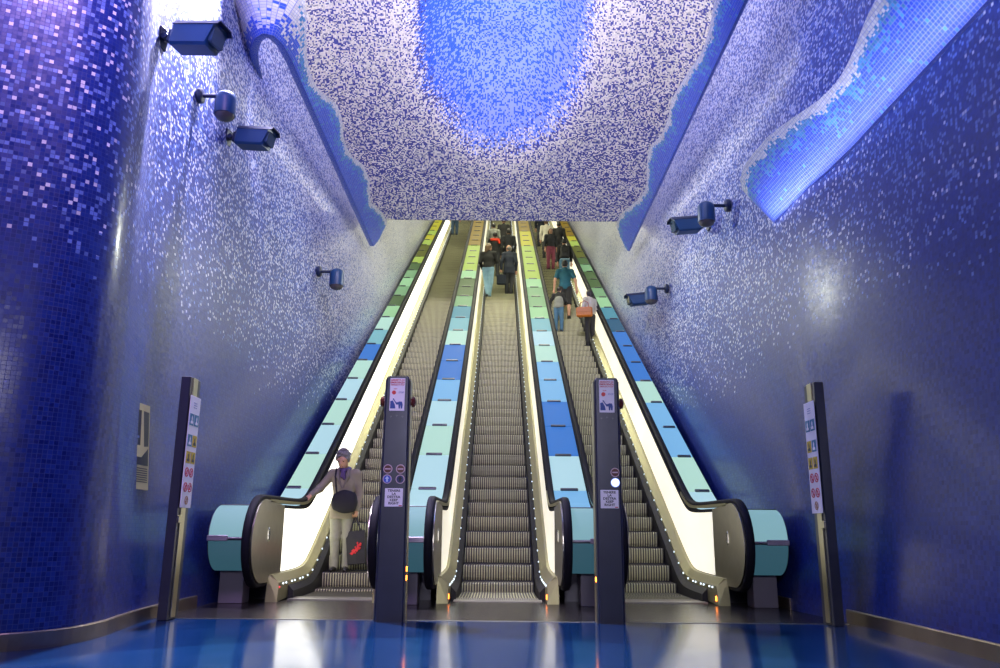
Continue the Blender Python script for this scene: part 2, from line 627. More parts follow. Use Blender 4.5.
def make_escalator(X0, phase, label, glow):
    t = thing('escalator', label, 'escalator', (X0, 9.6, 0), 0, 'escalators up from the hall')
    off = (0, 9.6, 0)
    # steps
    for i in range(-3, 76):
        y = 11.38 + phase + .4 * i
        z = max(0.004, zc(y, 0, 0, .10) - .012)
        if 'm' not in STEP:
            STEP['m'] = make_step_mesh().build('step', stepmat, t)
            so = STEP['m']
        else:
            so = again(STEP['m'], 'step', t)
        so.location = (0, y - 9.6, z)
    # comb plate
    cb = MB()
    n = 46
    for k in range(n):
        x = -.5 + k / n
        cb.box(x, x + .55 / n, 10.02, 10.26, .0, .012)
    cb.box(-.52, .52, 9.86, 10.03, -.02, .012)
    cb.build('comb_plate', combmat, t, off=off)
    for s in (-1, 1):
        # the inner sides of the outer escalators are slimmer
        e = -.145 if X0 * s < 0 else 0.
        # skirt
        r1 = []
        for y in ysamp(10.05):
            zt = zc(y, .085, .06)
            zb = zc(y, -.3, -.34)
            zk = zc(y, .15, .115)
            xk = .566 + e * .34
            r1.append([(s * .502, y, zb), (s * .502, y, zt), (s * xk, y, zk), (s * xk, y, zb)])
        MB().loft(r1).build('skirt_panel', black, t, off=off)
        # deck
        r2 = []
        for k, y in enumerate(ysamp(9.62)):
            sh = -.05 if k == 0 else 0
            za = zc(y, .02, .02) if k else .0
            xa, xb, xc, xd = .567 + e * .34, .585 + e * .40, .655 + e * .85, .70 + e
            r2.append([(s * xa, y + sh, za), (s * xa, y, zc(y, .205, .165)), (s * xb, y, zc(y, .22, .18)), (s * xc, y, zc(y, .29, .235)),
                       (s * xd, y, zc(y, .29, .235)), (s * xd, y + sh, za)])
        MB().loft(r2).build('deck', goldsteel, t, off=off)
        # balustrade frame from newel up
        r3 = []
        for y in ysamp(10.12):
            r3.append([(s * (.70 + e), y, zc(y, .22, .16)), (s * (.70 + e), y, zc(y, 1.09, .905)), (s * (.80 + e), y, zc(y, 1.09, .905)), (s * (.80 + e), y, zc(y, .22, .16))])
        MB().loft(r3).build('balustrade_frame', rubber, t, off=off)
        g = glow[0] if s < 0 else glow[1]
        r4 = []
        for y in ysamp(10.12):
            r4.append([(s * (.69 + e), y, zc(y, .30, .245)), (s * (.70 + e), y, zc(y, 1.05, .865)), (s * (.705 + e), y, zc(y, 1.05, .865)), (s * (.705 + e), y, zc(y, .30, .245))])
        MB().loft(r4).build('balustrade_light', g, t, off=off)
        # newel plate and its emblem
        nb = MB().prism_x(newel_poly(HR - .025, 10.12, 1.09, .21), min(s * (.69 + e), s * (.80 + e)), max(s * (.69 + e), s * (.80 + e)))
        nw = nb.build('newel_panel', steel, t, off=off)
        eb = MB()
        xx = s * (.69 + e)
        el = [(HY + .18 + .055 * math.cos(a), HZ + .07 + .085 * math.sin(a)) for a in np.linspace(0, 2 * math.pi, 17)[:-1]]
        el2 = [(HY + .18 + (p[0] - HY - .18) * .65, HZ + .07 + (p[1] - HZ - .07) * .8) for p in el]
        eb.loft([[(xx, *p) for p in el], [(xx - s * .008, *p) for p in el2]])
        eb.build('emblem', pbr('chrome', (.8, .8, .8), .12, 1.), nw, off=off)
        # guide under the rail
        sweep_yz([(y, z) for y, z in handrail_path()[19:] if y < 11.9], s * (.75 + e), [(-.040 - .02 * (s > 0), -.055), (-.040 - .02 * (s > 0), -.020), (.040 + .02 * (s < 0), -.020), (.040 + .02 * (s < 0), -.055)]).build('handrail_guide', goldsteel, t, off=off)
        sweep_yz(handrail_path(), s * (.75 + e), RAILSECT).build('handrail', rubber, t, True, off=off, angle=60)
        # skirt lights
        first = STEP.get('led')
        ys = []
        y = 9.80
        for k in range(50):
            ys.append(y)
            y += .14 if (y < 10.9 and k % 2 == 0) else .27
        for y in ys:
            if 'led' not in STEP:
                STEP['led'] = MB().rbox(-.007, .007, -.012, .012, -.010, .010, .003).build('skirt_light', ledwhite, t)
                lo = STEP['led']
            else:
                lo = again(STEP['led'], 'skirt_light', t)
            lo.location = (s * (.564 + e * .34), y - 9.6, zc(y, .185, .145))
        rest = MB()
        while y < 43.5:
            xl = s * (.564 + e * .34)
            rest.box(xl - .007, xl + .007, y - .012, y + .012, zc(y, .185, .145) - .01, zc(y, .185, .145) + .01)
            y += .27
        tag(rest.build('skirt_lights_above', ledwhite, t, off=off), kind='stuff')
        if not (X0 < -1 and s < 0):
            MB().rbox(s * (.567 + e * .34) - .008, s * (.567 + e * .34) + .008, 9.64, 9.675, .045, .10, .004).build('indicator_light', ledorange, t, off=off)
        else:
            MB().rbox(s * (.567 + e * .34) - .008, s * (.567 + e * .34) + .008, 9.64, 9.66, .15, .17, .004).build('indicator_light', ledred, t, off=off)
    return t


def lit_panel_mat(name, col, estr):
    """sheet-lit balustrade glass"""
    m, nt, b = new_mat(name)
    b.inputs['Base Color'].default_value = (.7, .7, .66, 1)
    b.inputs['Roughness'].default_value = .2
    b.inputs['Emission Color'].default_value = (*col, 1)
    tc = nt.nodes.new('ShaderNodeTexCoord')
    n = nt.nodes.new('ShaderNodeTexNoise')
    n.inputs['Scale'].default_value = .8
    nt.links.new(tc.outputs['Object'], n.inputs['Vector'])
    nt.links.new(math_node(nt, 'MULTIPLY_ADD', n.outputs['Fac'], estr * .8, estr * .6), b.inputs['Emission Strength'])
    MATS[name] = m
    return m


glowA = lit_panel_mat('balustrade_glow_bright', (1, .97, .82), 1.9)
glowB = lit_panel_mat('balustrade_glow', (1, .93, .72), .85)
glowC = lit_panel_mat('balustrade_glow_dim', (1, .93, .74), .75)
make_escalator(0, 0, 'middle escalator, two people standing near its top and nobody at its foot', (glowC, glowC))
make_escalator(-ESC, .21, 'escalator along the left wall, carrying the woman in the grey jacket', (glowA, glowC))
make_escalator(ESC, .02, 'escalator along the right wall, carrying the woman with the orange bag', (glowC, glowB))


# ------------------------------------------------------------------ lit glass covers between and beside the escalators
def hexc(r, g, b):
    f = lambda c: ((c / 255 + .055) / 1.055) ** 2.4 if c > 10 else c / 255 / 12.92
    return (f(r), f(g), f(b))


PC = {
    'nose': hexc(128, 172, 182), 'low': hexc(48, 84, 98), 'pale': hexc(176, 216, 226), 'mint': hexc(178, 220, 205), 'sky': hexc(120, 180, 225), 'blue': hexc(52, 118, 200), 'teal': hexc(70, 140, 160),
    'cyan': hexc(120, 180, 190), 'green': hexc(120, 165, 120), 'dgreen': hexc(72, 100, 58), 'lime': hexc(160, 185, 80), 'yell': hexc(180, 175, 40),
    'gold': hexc(130, 105, 15), 'dim': hexc(95, 160, 175), 'deep': hexc(34, 88, 120), 'olive': hexc(90, 95, 30), 'pgreen': hexc(150, 200, 150)}


def panel_mat(k):
    return lit('cover_light_' + k, PC[k], .95)


def make_divider(x0, x1, label, cols, clamp, drumcol=('nose', 'low'), rng=0):
    xm = (x0 + x1) / 2
    t = thing('light_cover', label, 'escalator cover', (xm, 9.6, 0), 0, 'lit glass covers along the escalators')
    off = (xm, 9.6, 0)
    F, Zp = 1.06, .90
    cy, cz, r = 9.30, .71, .345
    # dark housing
    top = [(y, zc(y, F - .02, Zp - .02)) for y in ysamp(9.4)]
    arc = [(cy + r * math.cos(R(a)), cz + r * math.sin(R(a))) for a in np.linspace(-270, -90, 15)][::-1]
    bot = [(44.0, line(44) - .3), (11.2, -.1), (10.0, -.02), (10.0, cz - r)]
    poly = arc[::1]
    poly = [(cy + r * math.cos(R(a)), cz + r * math.sin(R(a))) for a in np.linspace(90, 270, 15)] + [(10.0, cz - r), (10.0, 0.0), (11.2, 0.0), (44.0, line(44) - .3)] + [p for p in top[::-1]]
    MB().prism_x(poly, x0, x1).build('housing', darksteel, t, off=off)
    # curved glass on the nose
    for (a0, a1, cn) in ((96, 178, drumcol[0]), (184, 262, drumcol[1])):
        rings = []
        for a in np.linspace(a0, a1, 10):
            ca, sa = math.cos(R(a)), math.sin(R(a))
            rings.append([(x0 + .012, cy + (r + .002) * ca, cz + (r + .002) * sa), (x1 - .012, cy + (r + .002) * ca, cz + (r + .002) * sa),
                          (x1 - .012, cy + (r + .012) * ca, cz + (r + .012) * sa), (x0 + .012, cy + (r + .012) * ca, cz + (r + .012) * sa)])
        MB().loft(rings).build('nose_glass', panel_mat(cn), t, True, off=off, angle=40)
    bar = MB()
    bar.rbox(x0, x1, cy - r - .022, cy - r - .006, cz - .008, cz + .008, .003)
    w = (x1 - x0)
    ba, bb_ = (x0 + .0, x0 + .55 * w) if clamp < 0 else (x1 - .60 * w, x1)
    bar.rbox(ba, bb_, cy - r - .035, cy - r - .004, cz - .030, cz + .030, .006)
    bar.build('nose_clamp', pbr('clamp_steel', (.36, .31, .38), .4, .5), t, off=off)
    bar = MB().rbox(x0, x1, cy - .03, cy + .02, cz + r - .004, cz + r + .022, .004)
    bar.build('nose_trim', darksteel, t, off=off)
    # flat and sloping panes with their seams and clamps
    seams = [9.36, 10.55, 11.52] + [12.0 - .44 + 1.0 * k + 0.0 for k in range(1, 33)]
    seams = [9.36, 10.2, 11.1] + [12.02 + 1.055 * k for k in range(0, 30)]
    for k in range(len(seams) - 1):
        a, c = seams[k], seams[k + 1]
        cn = cols[max(0, min(k - 2, len(cols) - 1))]
        rows = []
        n = 5 if k < 4 else 1
        for q in range(n + 1):
            y = a + .016 + (c - a - .032) * q / n
            z = zc(y, F, Zp)
            rows.append([(x0 + .006, y, z - .03), (x0 + .006, y, z), (x1 - .006, y, z), (x1 - .006, y, z - .03)])
        MB().loft(rows).build('glass_pane', panel_mat(cn), t, off=off)
        if k:
            z = zc(a, F, Zp)
            xa = xm - .27 * w if clamp == 0 else (x0 + .05 * w if clamp < 0 else x1 - .62 * w)
            ln = .52 * w
            M = Matrix.Translation((xa, a, z)) @ Matrix.Rotation(math.atan2(zc(a + .05, F, Zp) - zc(a - .05, F, Zp), .1), 4, 'X')
            MB().rbox(0, ln, -.028, .028, -.01, .024, .006, M).build('pane_clamp', darksteel, t, off=off)
    # pedestal
    pw = .27
    if clamp == 0:
        px0 = xm - .02
    elif clamp > 0:
        px0 = xm - .09
    else:
        px0 = xm - .17
    MB().rbox(px0 - (.10 if clamp == 0 else 0), px0 + pw - (.10 if clamp == 0 else 0), 9.36, 9.62, 0, cz - r + .03, .006).build('pedestal', pbr('pedestal_grey', (.19, .17, .22), .5, .1), t, off=off)
    return t


LCOLS = ['pale', 'mint', 'pale', 'mint', 'pale', 'mint', 'blue', 'cyan', 'mint', 'pgreen', 'dgreen', 'green', 'pgreen', 'green', 'dgreen', 'lime', 'olive', 'olive', 'lime', 'yell', 'lime', 'yell']
MLCOLS = ['pale', 'pale', 'mint', 'pale', 'sky', 'blue', 'blue', 'mint', 'cyan', 'teal', 'green', 'dgreen', 'dgreen', 'pgreen', 'lime', 'lime', 'lime', 'lime', 'gold', 'gold', 'gold', 'gold', 'gold']
MRCOLS = ['sky', 'pale', 'blue', 'blue', 'sky', 'sky', 'mint', 'pale', 'cyan', 'pgreen', 'green', 'green', 'pgreen', 'lime', 'lime', 'lime', 'lime', 'lime', 'yell', 'yell', 'yell', 'gold']
RCOLS = ['pale', 'mint', 'sky', 'sky', 'mint', 'blue', 'blue', 'blue', 'deep', 'teal', 'pgreen', 'green', 'dgreen', 'dgreen', 'green', 'dgreen', 'olive', 'olive', 'lime', 'yell', 'gold']
make_divider(-ESC - 1.20, -ESC - .795, 'row of glowing glass panels between left escalator and wall, ending in a rounded nose', LCOLS, -1)
make_divider(-ESC + .652, -.797, 'row of glowing glass panels between left and middle escalators', MLCOLS, 0)
make_divider(.797, ESC - .652, 'row of glowing glass panels between middle and right escalators', MRCOLS, 0)
make_divider(ESC + .795, ESC + 1.20, 'row of glowing glass panels between right escalator and wall, ending in a rounded nose', RCOLS, 1)


# ------------------------------------------------------------------ wave-edged light coves (fins)
def fin(name, label, path, hts, inward, z0, tilt, thick=.11, group='wavy mosaic ledges on the walls', white=.055, midw=.26, pale=None):
    """path: plan points; hts: height of the wavy edge at each point; inward: plan vectors"""
    path = np.array(path, float)
    seg = np.r_[0, np.cumsum(np.hypot(*np.diff(path, axis=0).T))]
    n = int(seg[-1] / .06)
    s = np.linspace(0, seg[-1], n)
    px = np.interp(s, seg, path[:, 0])
    py = np.interp(s, seg, path[:, 1])
    # smooth heights
    h = np.interp(s, seg, hts)
    k = np.ones(5) / 5
    for _ in range(2):
        h = np.convolve(np.pad(h, 2, 'edge'), k, 'valid')
    tx, ty = np.gradient(px), np.gradient(py)
    l = np.hypot(tx, ty)
    nx, ny = ty / l, -tx / l
    if nx[n // 2] * inward < 0:
        nx, ny = -nx, -ny
    m = 24
    fr = np.linspace(0, 1, m)
    H = h[:, None] * fr[None, :]
    P = np.zeros((n, m, 3))
    P[..., 0] = px[:, None] + nx[:, None] * H * math.sin(tilt)
    P[..., 1] = py[:, None] + ny[:, None] * H * math.sin(tilt)
    P[..., 2] = z0 + H * math.cos(tilt)
    back = P.copy()
    back[..., 0] -= nx[:, None] * thick
    back[..., 1] -= ny[:, None] * thick
    rows = np.concatenate([P, back[:, ::-1], P[:, :1]], axis=1)
    fromtop = h[:, None] - H
    jag = np.sin(s * 9) * .03 + np.sin(s * 23 + 1) * .02
    d = np.clip(1.0 - (fromtop - white - .6 * jag[:, None]) / (white * .9), 0.0, 1)
    md = np.clip(.9 - (fromtop - jag[:, None] - white * 1.2) / midw, .03, 1)
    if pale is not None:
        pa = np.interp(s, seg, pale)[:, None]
        d = np.maximum(d, pa * .95 * smooth01(.0, .3, H))  # whiter tiles on the curled end carry the washer's light in their colour
    UV = np.zeros((n, m, 2))
    UV[..., 0] = s[:, None]
    UV[..., 1] = H
    w = rows.shape[1]
    UVr = np.concatenate([UV, UV[:, ::-1] + 50, UV[:, :1]], axis=1)
    dr = np.concatenate([d, d[:, ::-1] * 0 + .3, d[:, :1] * 0], axis=1)
    mr = np.concatenate([md, md[:, ::-1] * 0, md[:, :1] * 0], axis=1)
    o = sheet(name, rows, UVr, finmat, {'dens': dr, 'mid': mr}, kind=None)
    # close both ends
    tag(o, label, 'ledge', group)
    o.data.set_sharp_from_angle(angle=R(50))
    return o


A35 = R(35)
# right, along the ceiling
py_ = [9.0, 9.86, 10.28, 10.88, 11.97, 12.68, 13.14, 13.81, 14.51, 15.13, 15.86, 16.55, 17.3, 17.9, 18.91, 19.2, 19.36]
ph_ = [.50, .45, .36, .30, .43, .50, .40, .41, .55, .47, .25, .29, .45, .58, .65, .45, .08]
fin('wave_ledge', 'long wavy mosaic ledge high on the right wall, along the ceiling to the tunnel mouth', [(3.25, y) for y in [7.5] + py_], [.6] + ph_, -1, 7.76, A35, thick=.05)
# left, along the ceiling, curling back to the wall at its near end
ly_ = [11.0, 11.37, 12.0, 12.44, 13.02, 13.55, 14.15, 14.8, 15.6, 16.39, 17.29, 18.25, 19.14, 19.3, 19.38]
lh_ = [.36, .24, .20, .31, .49, .48, .34, .35, .56, .58, .39, .59, .66, .5, .08]
curl = [(-3.97, 11.55), (-3.90, 11.1), (-3.80, 10.72), (-3.66, 10.45), (-3.50, 10.32), (-3.36, 10.38), (-3.28, 10.6)]
ch_ = [1.6, 1.5, 1.4, 1.25, 1.05, .82, .58]
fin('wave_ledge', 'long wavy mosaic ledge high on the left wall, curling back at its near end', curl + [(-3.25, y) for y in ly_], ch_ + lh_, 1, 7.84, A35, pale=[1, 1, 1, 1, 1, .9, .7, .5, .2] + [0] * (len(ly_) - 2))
# right, nearer and lower
qy = [2.0, 3.5, 5.0, 6.09, 6.35, 6.6, 6.99, 7.34, 7.78, 8.38, 8.81, 9.31, 9.60]
qh = [.9, .95, .85, .74, .72, .66, .58, .56, .62, .73, .78, .80, .80]
end = [(3.60, 9.86), (3.64, 9.98), (3.70, 10.06)]
f3 = fin('wave_ledge', 'short wide wavy mosaic ledge on the right wall, nearest and lowest of the ledges', [(3.715 - .09 * float(smooth01(7.8, 9.2, y)), y) for y in qy[:-1]] + [(3.61, 9.6)] + end, qh + [.74, .66, .5], -1, 4.80, A35, thick=.04, white=.075, midw=.34)

# ------------------------------------------------------------------ wall cameras
def wx(s, y, z):
    return s * (3.2 + LEAN * (z - zc(y, 0, -.2, .6)))


def box_camera(label, loc, s, yaw, pitch, size=1.):
    """loc on the wall, s: direction of reach (+1 to the right)"""
    t = thing('security_camera', label, 'camera', loc, 0, 'box cameras on the walls')
    M = Matrix.Rotation(yaw, 4, 'Z') @ Matrix.Rotation(pitch, 4, 'Y')
    S = Matrix.Scale(size, 4)
    M = S @ M
    if s < 0:
        M = Matrix.Scale(-1, 4, (1, 0, 0)) @ M
    arm = MB().rbox(-.02, .02, -.06, .06, -.09, .09, .006, M)
    arm.tube([M @ Vector((0, 0, 0)), M @ Vector((.16, 0, 0))], .024 * size)
    arm.rbox(.09, .15, -.06, .06, -.06, .06, .010, M)
    arm.tube([M @ Vector((.06, -.06, .0)), M @ Vector((.06, .06, .0))], .03 * size)
    arm.build('mount', cctvdark, t)
    body = MB()
    x0, x1, w, h = .15, .55, .10, .105
    sect = [(-w, -h), (-w, h * .55), (-w * .75, h), (w * .75, h), (w, h * .55), (w, -h)]
    sect = [(-w, -h * .8), (-w * .8, -h), (w * .8, -h), (w, -h * .8), (w, h * .75), (w * .75, h), (-w * .75, h), (-w, h * .75)]
    body.loft([[(x0, y * .9, z * .9) for y, z in sect], [(x0 + .02, y, z) for y, z in sect], [(x1 - .05, y, z) for y, z in sect], [(x1 - (.0 if 1 else 0) - .05 * (z < 0), y * .98, z * .98) for y, z in sect]], M=M)
    bo = body.build('housing', cctvblue, t)
    hood = MB()
    hs = [(-w * 1.1, h * .7), (-w * .8, h * 1.12), (w * .8, h * 1.12), (w * 1.1, h * .7), (w * 1.02, h * .68), (w * .74, h * 1.03), (-w * .74, h * 1.03), (-w * 1.02, h * .68)]
    hood.loft([[(x0 + .01, y, z) for y, z in hs], [(x1 + .04, y, z) for y, z in hs]], M=M)
    hood.build('sun_hood', cctvdark, t)
    win = MB().loft([[(x1 - .03, y * .8, z * .72) for y, z in sect], [(x1 + .0, y * .78, z * .7) for y, z in sect]], M=M)
    win.build('window', pbr('camera_glass', (.02, .05, .09), .1, .2), bo)
    return t


def dome_camera(label, loc, s, size=1.):
    t = thing('dome_camera', label, 'camera', loc, 0, 'dome cameras on the walls')
    z = size
    MB().lathe([(.001, 0), (.085 * z, 0), (.09 * z, .012), (.09 * z, .05 * z), (.07 * z, .065 * z), (.001, .066 * z)], 20, Matrix.Rotation(R(90) * s, 4, 'Y')).build('wall_plate', cctvdark, t, True, angle=40)
    MB().tube([(s * .05 * z, 0, .0), (s * .24 * z, 0, .0), (s * .31 * z, 0, -.03 * z)], .024 * z).build('bracket', cctvdark, t, True, angle=40)
    c = Matrix.Translation((s * .33 * z, 0, -.12 * z))
    MB().lathe([(.001, .17 * z), (.05 * z, .165 * z), (.09 * z, .145 * z), (.112 * z, .11 * z), (.118 * z, .06 * z), (.118 * z, -.10 * z), (.122 * z, -.10 * z), (.122 * z, -.125 * z), (.001, -.125 * z)], 24, c).build('housing', cctvblue, t, True, angle=40)
    MB().lathe([(.001, -.20 * z), (.04 * z, -.195 * z), (.08 * z, -.178 * z), (.105 * z, -.15 * z), (.112 * z, -.12 * z), (.001, -.12 * z)], 24, c).build('dome', lensmat, t, True, angle=60)
    return t


box_camera('blue box camera on the left wall, largest and highest of the cameras', (wx(-1, 7.73, 6.0) + .02, 7.73, 6.0), 1, R(-14), R(9), 1.3)
dome_camera('blue dome camera on the left wall between the two box cameras', (wx(-1, 8.83, 5.95) + .01, 8.83, 5.95), 1, 1.05)
box_camera('blue box camera on the left wall just below and right of a dome camera', (wx(-1, 9.95, 5.97), 9.95, 5.97), 1, R(-12), R(8), 1.2)
dome_camera('small blue dome camera alone on the left wall near the escalator', (wx(-1, 14.7, 5.62) + .01, 14.7, 5.62), 1, 1.15)
dome_camera('blue dome camera on the right wall under the nearest wavy ledge', (wx(1, 12.04, 5.93) - .01, 12.04, 5.93), -1, 1.15)
box_camera('blue box camera on the right wall behind the nearer dome camera', (wx(1, 13.15, 6.05) - .02, 13.15, 6.05), -1, R(-8), R(8), 1.2)
dome_camera('blue dome camera on the right wall close to the escalator, lower of its pair', (wx(1, 15.88, 5.70) - .01, 15.88, 5.70), -1, 1.08)
box_camera('blue box camera on the right wall behind the farther dome camera', (wx(1, 16.93, 5.80) - .02, 16.93, 5.80), -1, R(-8), R(8), 1.15)
# pinkish lamp bulb behind the near ledge
t = thing('ledge_lamp', 'round pinkish lamp peeping over the nearest wavy ledge', 'lamp', (3.56, 8.9, 5.50))
MB().lathe([(.001, .16), (.07, .15), (.12, .1), (.145, .02), (.13, -.06), (.08, -.11), (.05, -.13), (.05, -.2), (.001, -.2)], 20).build('globe', pbr('lamp_glass', (.35, .20, .26), .35), t, True, angle=50)
MB().lathe([(.001, -.16), (.065, -.16), (.065, -.30), (.001, -.30)], 16).build('socket', darksteel, t, True, angle=40)


# ------------------------------------------------------------------ pylons
UP = (R(90), 0, 0)


def disc_y(mb, cx, cz, r, y0, y1, n=24):
    return mb.prism_y([(cx + r * math.cos(2 * math.pi * k / n), cz + r * math.sin(2 * math.pi * k / n)) for k in range(n)], y0, y1)


def pylon(label, x, wb, wt, lights):
    t = thing('emergency_pylon', label, 'pylon', (x, 7.68, 0), 0, 'emergency pylons between the escalators')
    Hh, D = 2.27, .17
    def hw(z):
        return (wb + (wt - wb) * z / Hh) / 2
    zs = [0, .6, 1.2, 1.8, Hh - .02, Hh]
    rings = []
    for z in zs:
        w = hw(z) - (.012 if z == Hh else 0)
        c = .012
        rings.append([(-w + c, 0, z), (w - c, 0, z), (w, c, z), (w, D, z), (-w, D, z), (-w, c, z)])
    MB().loft(rings).build('column', pylonmat, t)
    for s in (-1, 1):
        r2 = []
        for z in (0, Hh - .03):
            w = hw(z)
            r2.append([(s * w, .03, z), (s * (w + .012), .035, z), (s * (w + .012), D + .03, z), (s * w, D + .03, z)])
        MB().loft(r2).build('side_strip', pylonedge, t)
        for zz in ((.36, .44) if lights == 4 else (.36,)):
            if (lights == 4) == (s > 0):
                MB().rbox(s * (hw(zz) + .012) - .004, s * (hw(zz) + .012) + .006, .04, .09, zz, zz + .045, .002).build('indicator_light', ledorange, t)
    # red mushroom buttons on the flanks
    for s in (-1, 1):
        if lights != 4 and s < 0:
            continue
        M = Matrix.Translation((s * (hw(2.03) + .01), .09, 2.03)) @ Matrix.Rotation(R(90) * s, 4, 'Y')
        MB().lathe([(.001, 0), (.034, 0), (.034, .012), (.05, .014), (.056, .026), (.046, .042), (.022, .05), (.001, .051)], 20, M).build('stop_button', pbr('button_red_brown', (.13, .028, .018), .25, coat=.5), t, True, angle=40)
    # upper notice
    sgn = MB().rbox(-.073, .073, -.006, .001, 1.93, 2.25, .002).build('notice', signwhite, t)
    for k, (tx, sz) in enumerate((('ARRESTO DI', .024), ('EMERGENZA', .024), ('EMERGENCY STOP', .0155))):
        lettering(tx, sz, inkred, sgn, (0, -.008, 2.228 - .023 * k), UP)
    lettering('STOP', .014, inkred, sgn, (-.02, -.008, 2.143), UP)
    bb = MB()
    disc_y(bb, -.033, 2.108, .020, -.0085, -.005)
    bb.build('red_dot', pbr('dot_red', (.72, .01, .03), .4), sgn)
    lettering('STOP', .022, inkgrey, sgn, (.038, -.008, 2.108), UP)
    pic = MB()
    pic.prism_y([(-.065, 1.952), (-.065, 2.022), (-.042, 2.030), (-.020, 1.99), (-.014, 1.952)], -.0085, -.005)
    pic.prism_y([(-.044, 2.044), (-.036, 2.052), (-.008, 2.012), (.008, 2.012), (.022, 2.020), (.048, 2.018), (.056, 1.99), (.052, 1.952), (.038, 1.952), (.036, 1.988), (.030, 1.952), (.018, 1.952), (.014, 1.99), (-.006, 1.99), (-.026, 2.022)], -.009, -.0065)
    pic.build('pictogram', inkblue, sgn)
    # screws below the notice
    sc = MB()
    for xx in (-.055, 0, .055):
        disc_y(sc, xx, 1.885 - .01 * abs(xx) / .055, .009, -.004, .002, 10)
    sc.build('screws', darksteel, t)
    # signal discs
    ringm = pbr('signal_ring', (.62, .42, .52), .4)
    redd = pbr('signal_dark_red', (.10, .01, .012), .3)
    blued = pbr('signal_blue', (.015, .03, .22), .3, emit=(.02, .06, .45), estr=.5)
    dk = pbr('signal_dark_blue', (.01, .015, .12), .3)
    lt = pbr('signal_lit_white', (1, 1, 1), .3, emit=(.75, .85, 1), estr=2.2)
    spots = [(-.062, 1.375, 'red'), (.058, 1.375, 'red'), (-.065, 1.28, 'arrow'), (.058, 1.28, 'dark')] if lights == 4 else [(.062, 1.36, 'red'), (.062, 1.265, 'lit')]
    for (sx, sz, kd) in spots:
        q = MB()
        disc_y(q, sx, sz, .043, -.006, .002)
        rg = q.build('signal', ringm if kd != 'lit' else pbr('lit_ring', (.4, .5, .9), .4, emit=(.25, .35, 1), estr=.8), t)
        q = MB()
        disc_y(q, sx, sz, .035, -.009, -.004)
        q.build('lens', {'red': redd, 'arrow': blued, 'dark': dk, 'lit': lt}[kd], rg)
        if kd == 'red':
            MB().box(sx - .027, sx + .027, -.011, -.008, sz - .006, sz + .006).build('bar', ringm, rg)
        if kd in ('arrow', 'dark'):
            MB().prism_y([(sx - .008, sz - .025), (sx + .008, sz - .025), (sx + .008, sz + .003), (sx + .021, sz + .003), (sx, sz + .027), (sx - .021, sz + .003), (sx - .008, sz + .003)], -.011, -.008).build('arrow', pbr('arrow_pale', (.55, .65, .9), .4) if kd == 'arrow' else black, rg)
    # keep-right notice
    z0 = 1.11 if lights == 4 else 1.112
    x0 = .004
    sgn = MB().rbox(x0 - .085, x0 + .085, -.006, .001, z0 - .085, z0 + .085, .002).build('notice', signwhite, t)
    for k, tx in enumerate(('TENERE', 'LA', 'DESTRA', 'KEEP', 'RIGHT')):
        lettering(tx, .031, inkblack, sgn, (x0, -.008, z0 + .062 - .029 * k), UP, sx=1.1)
    MB().box(x0 + .05, x0 + .078, -.0085, -.005, z0 - .08, z0 - .071).build('mark', inkred, sgn)
    return t


pylon('dark emergency pylon between left and middle escalators, with four round signals', -.99, .262, .222, 4)
pylon('dark emergency pylon between middle and right escalators, its lower signal lit white', 1.04, .235, .225, 2)


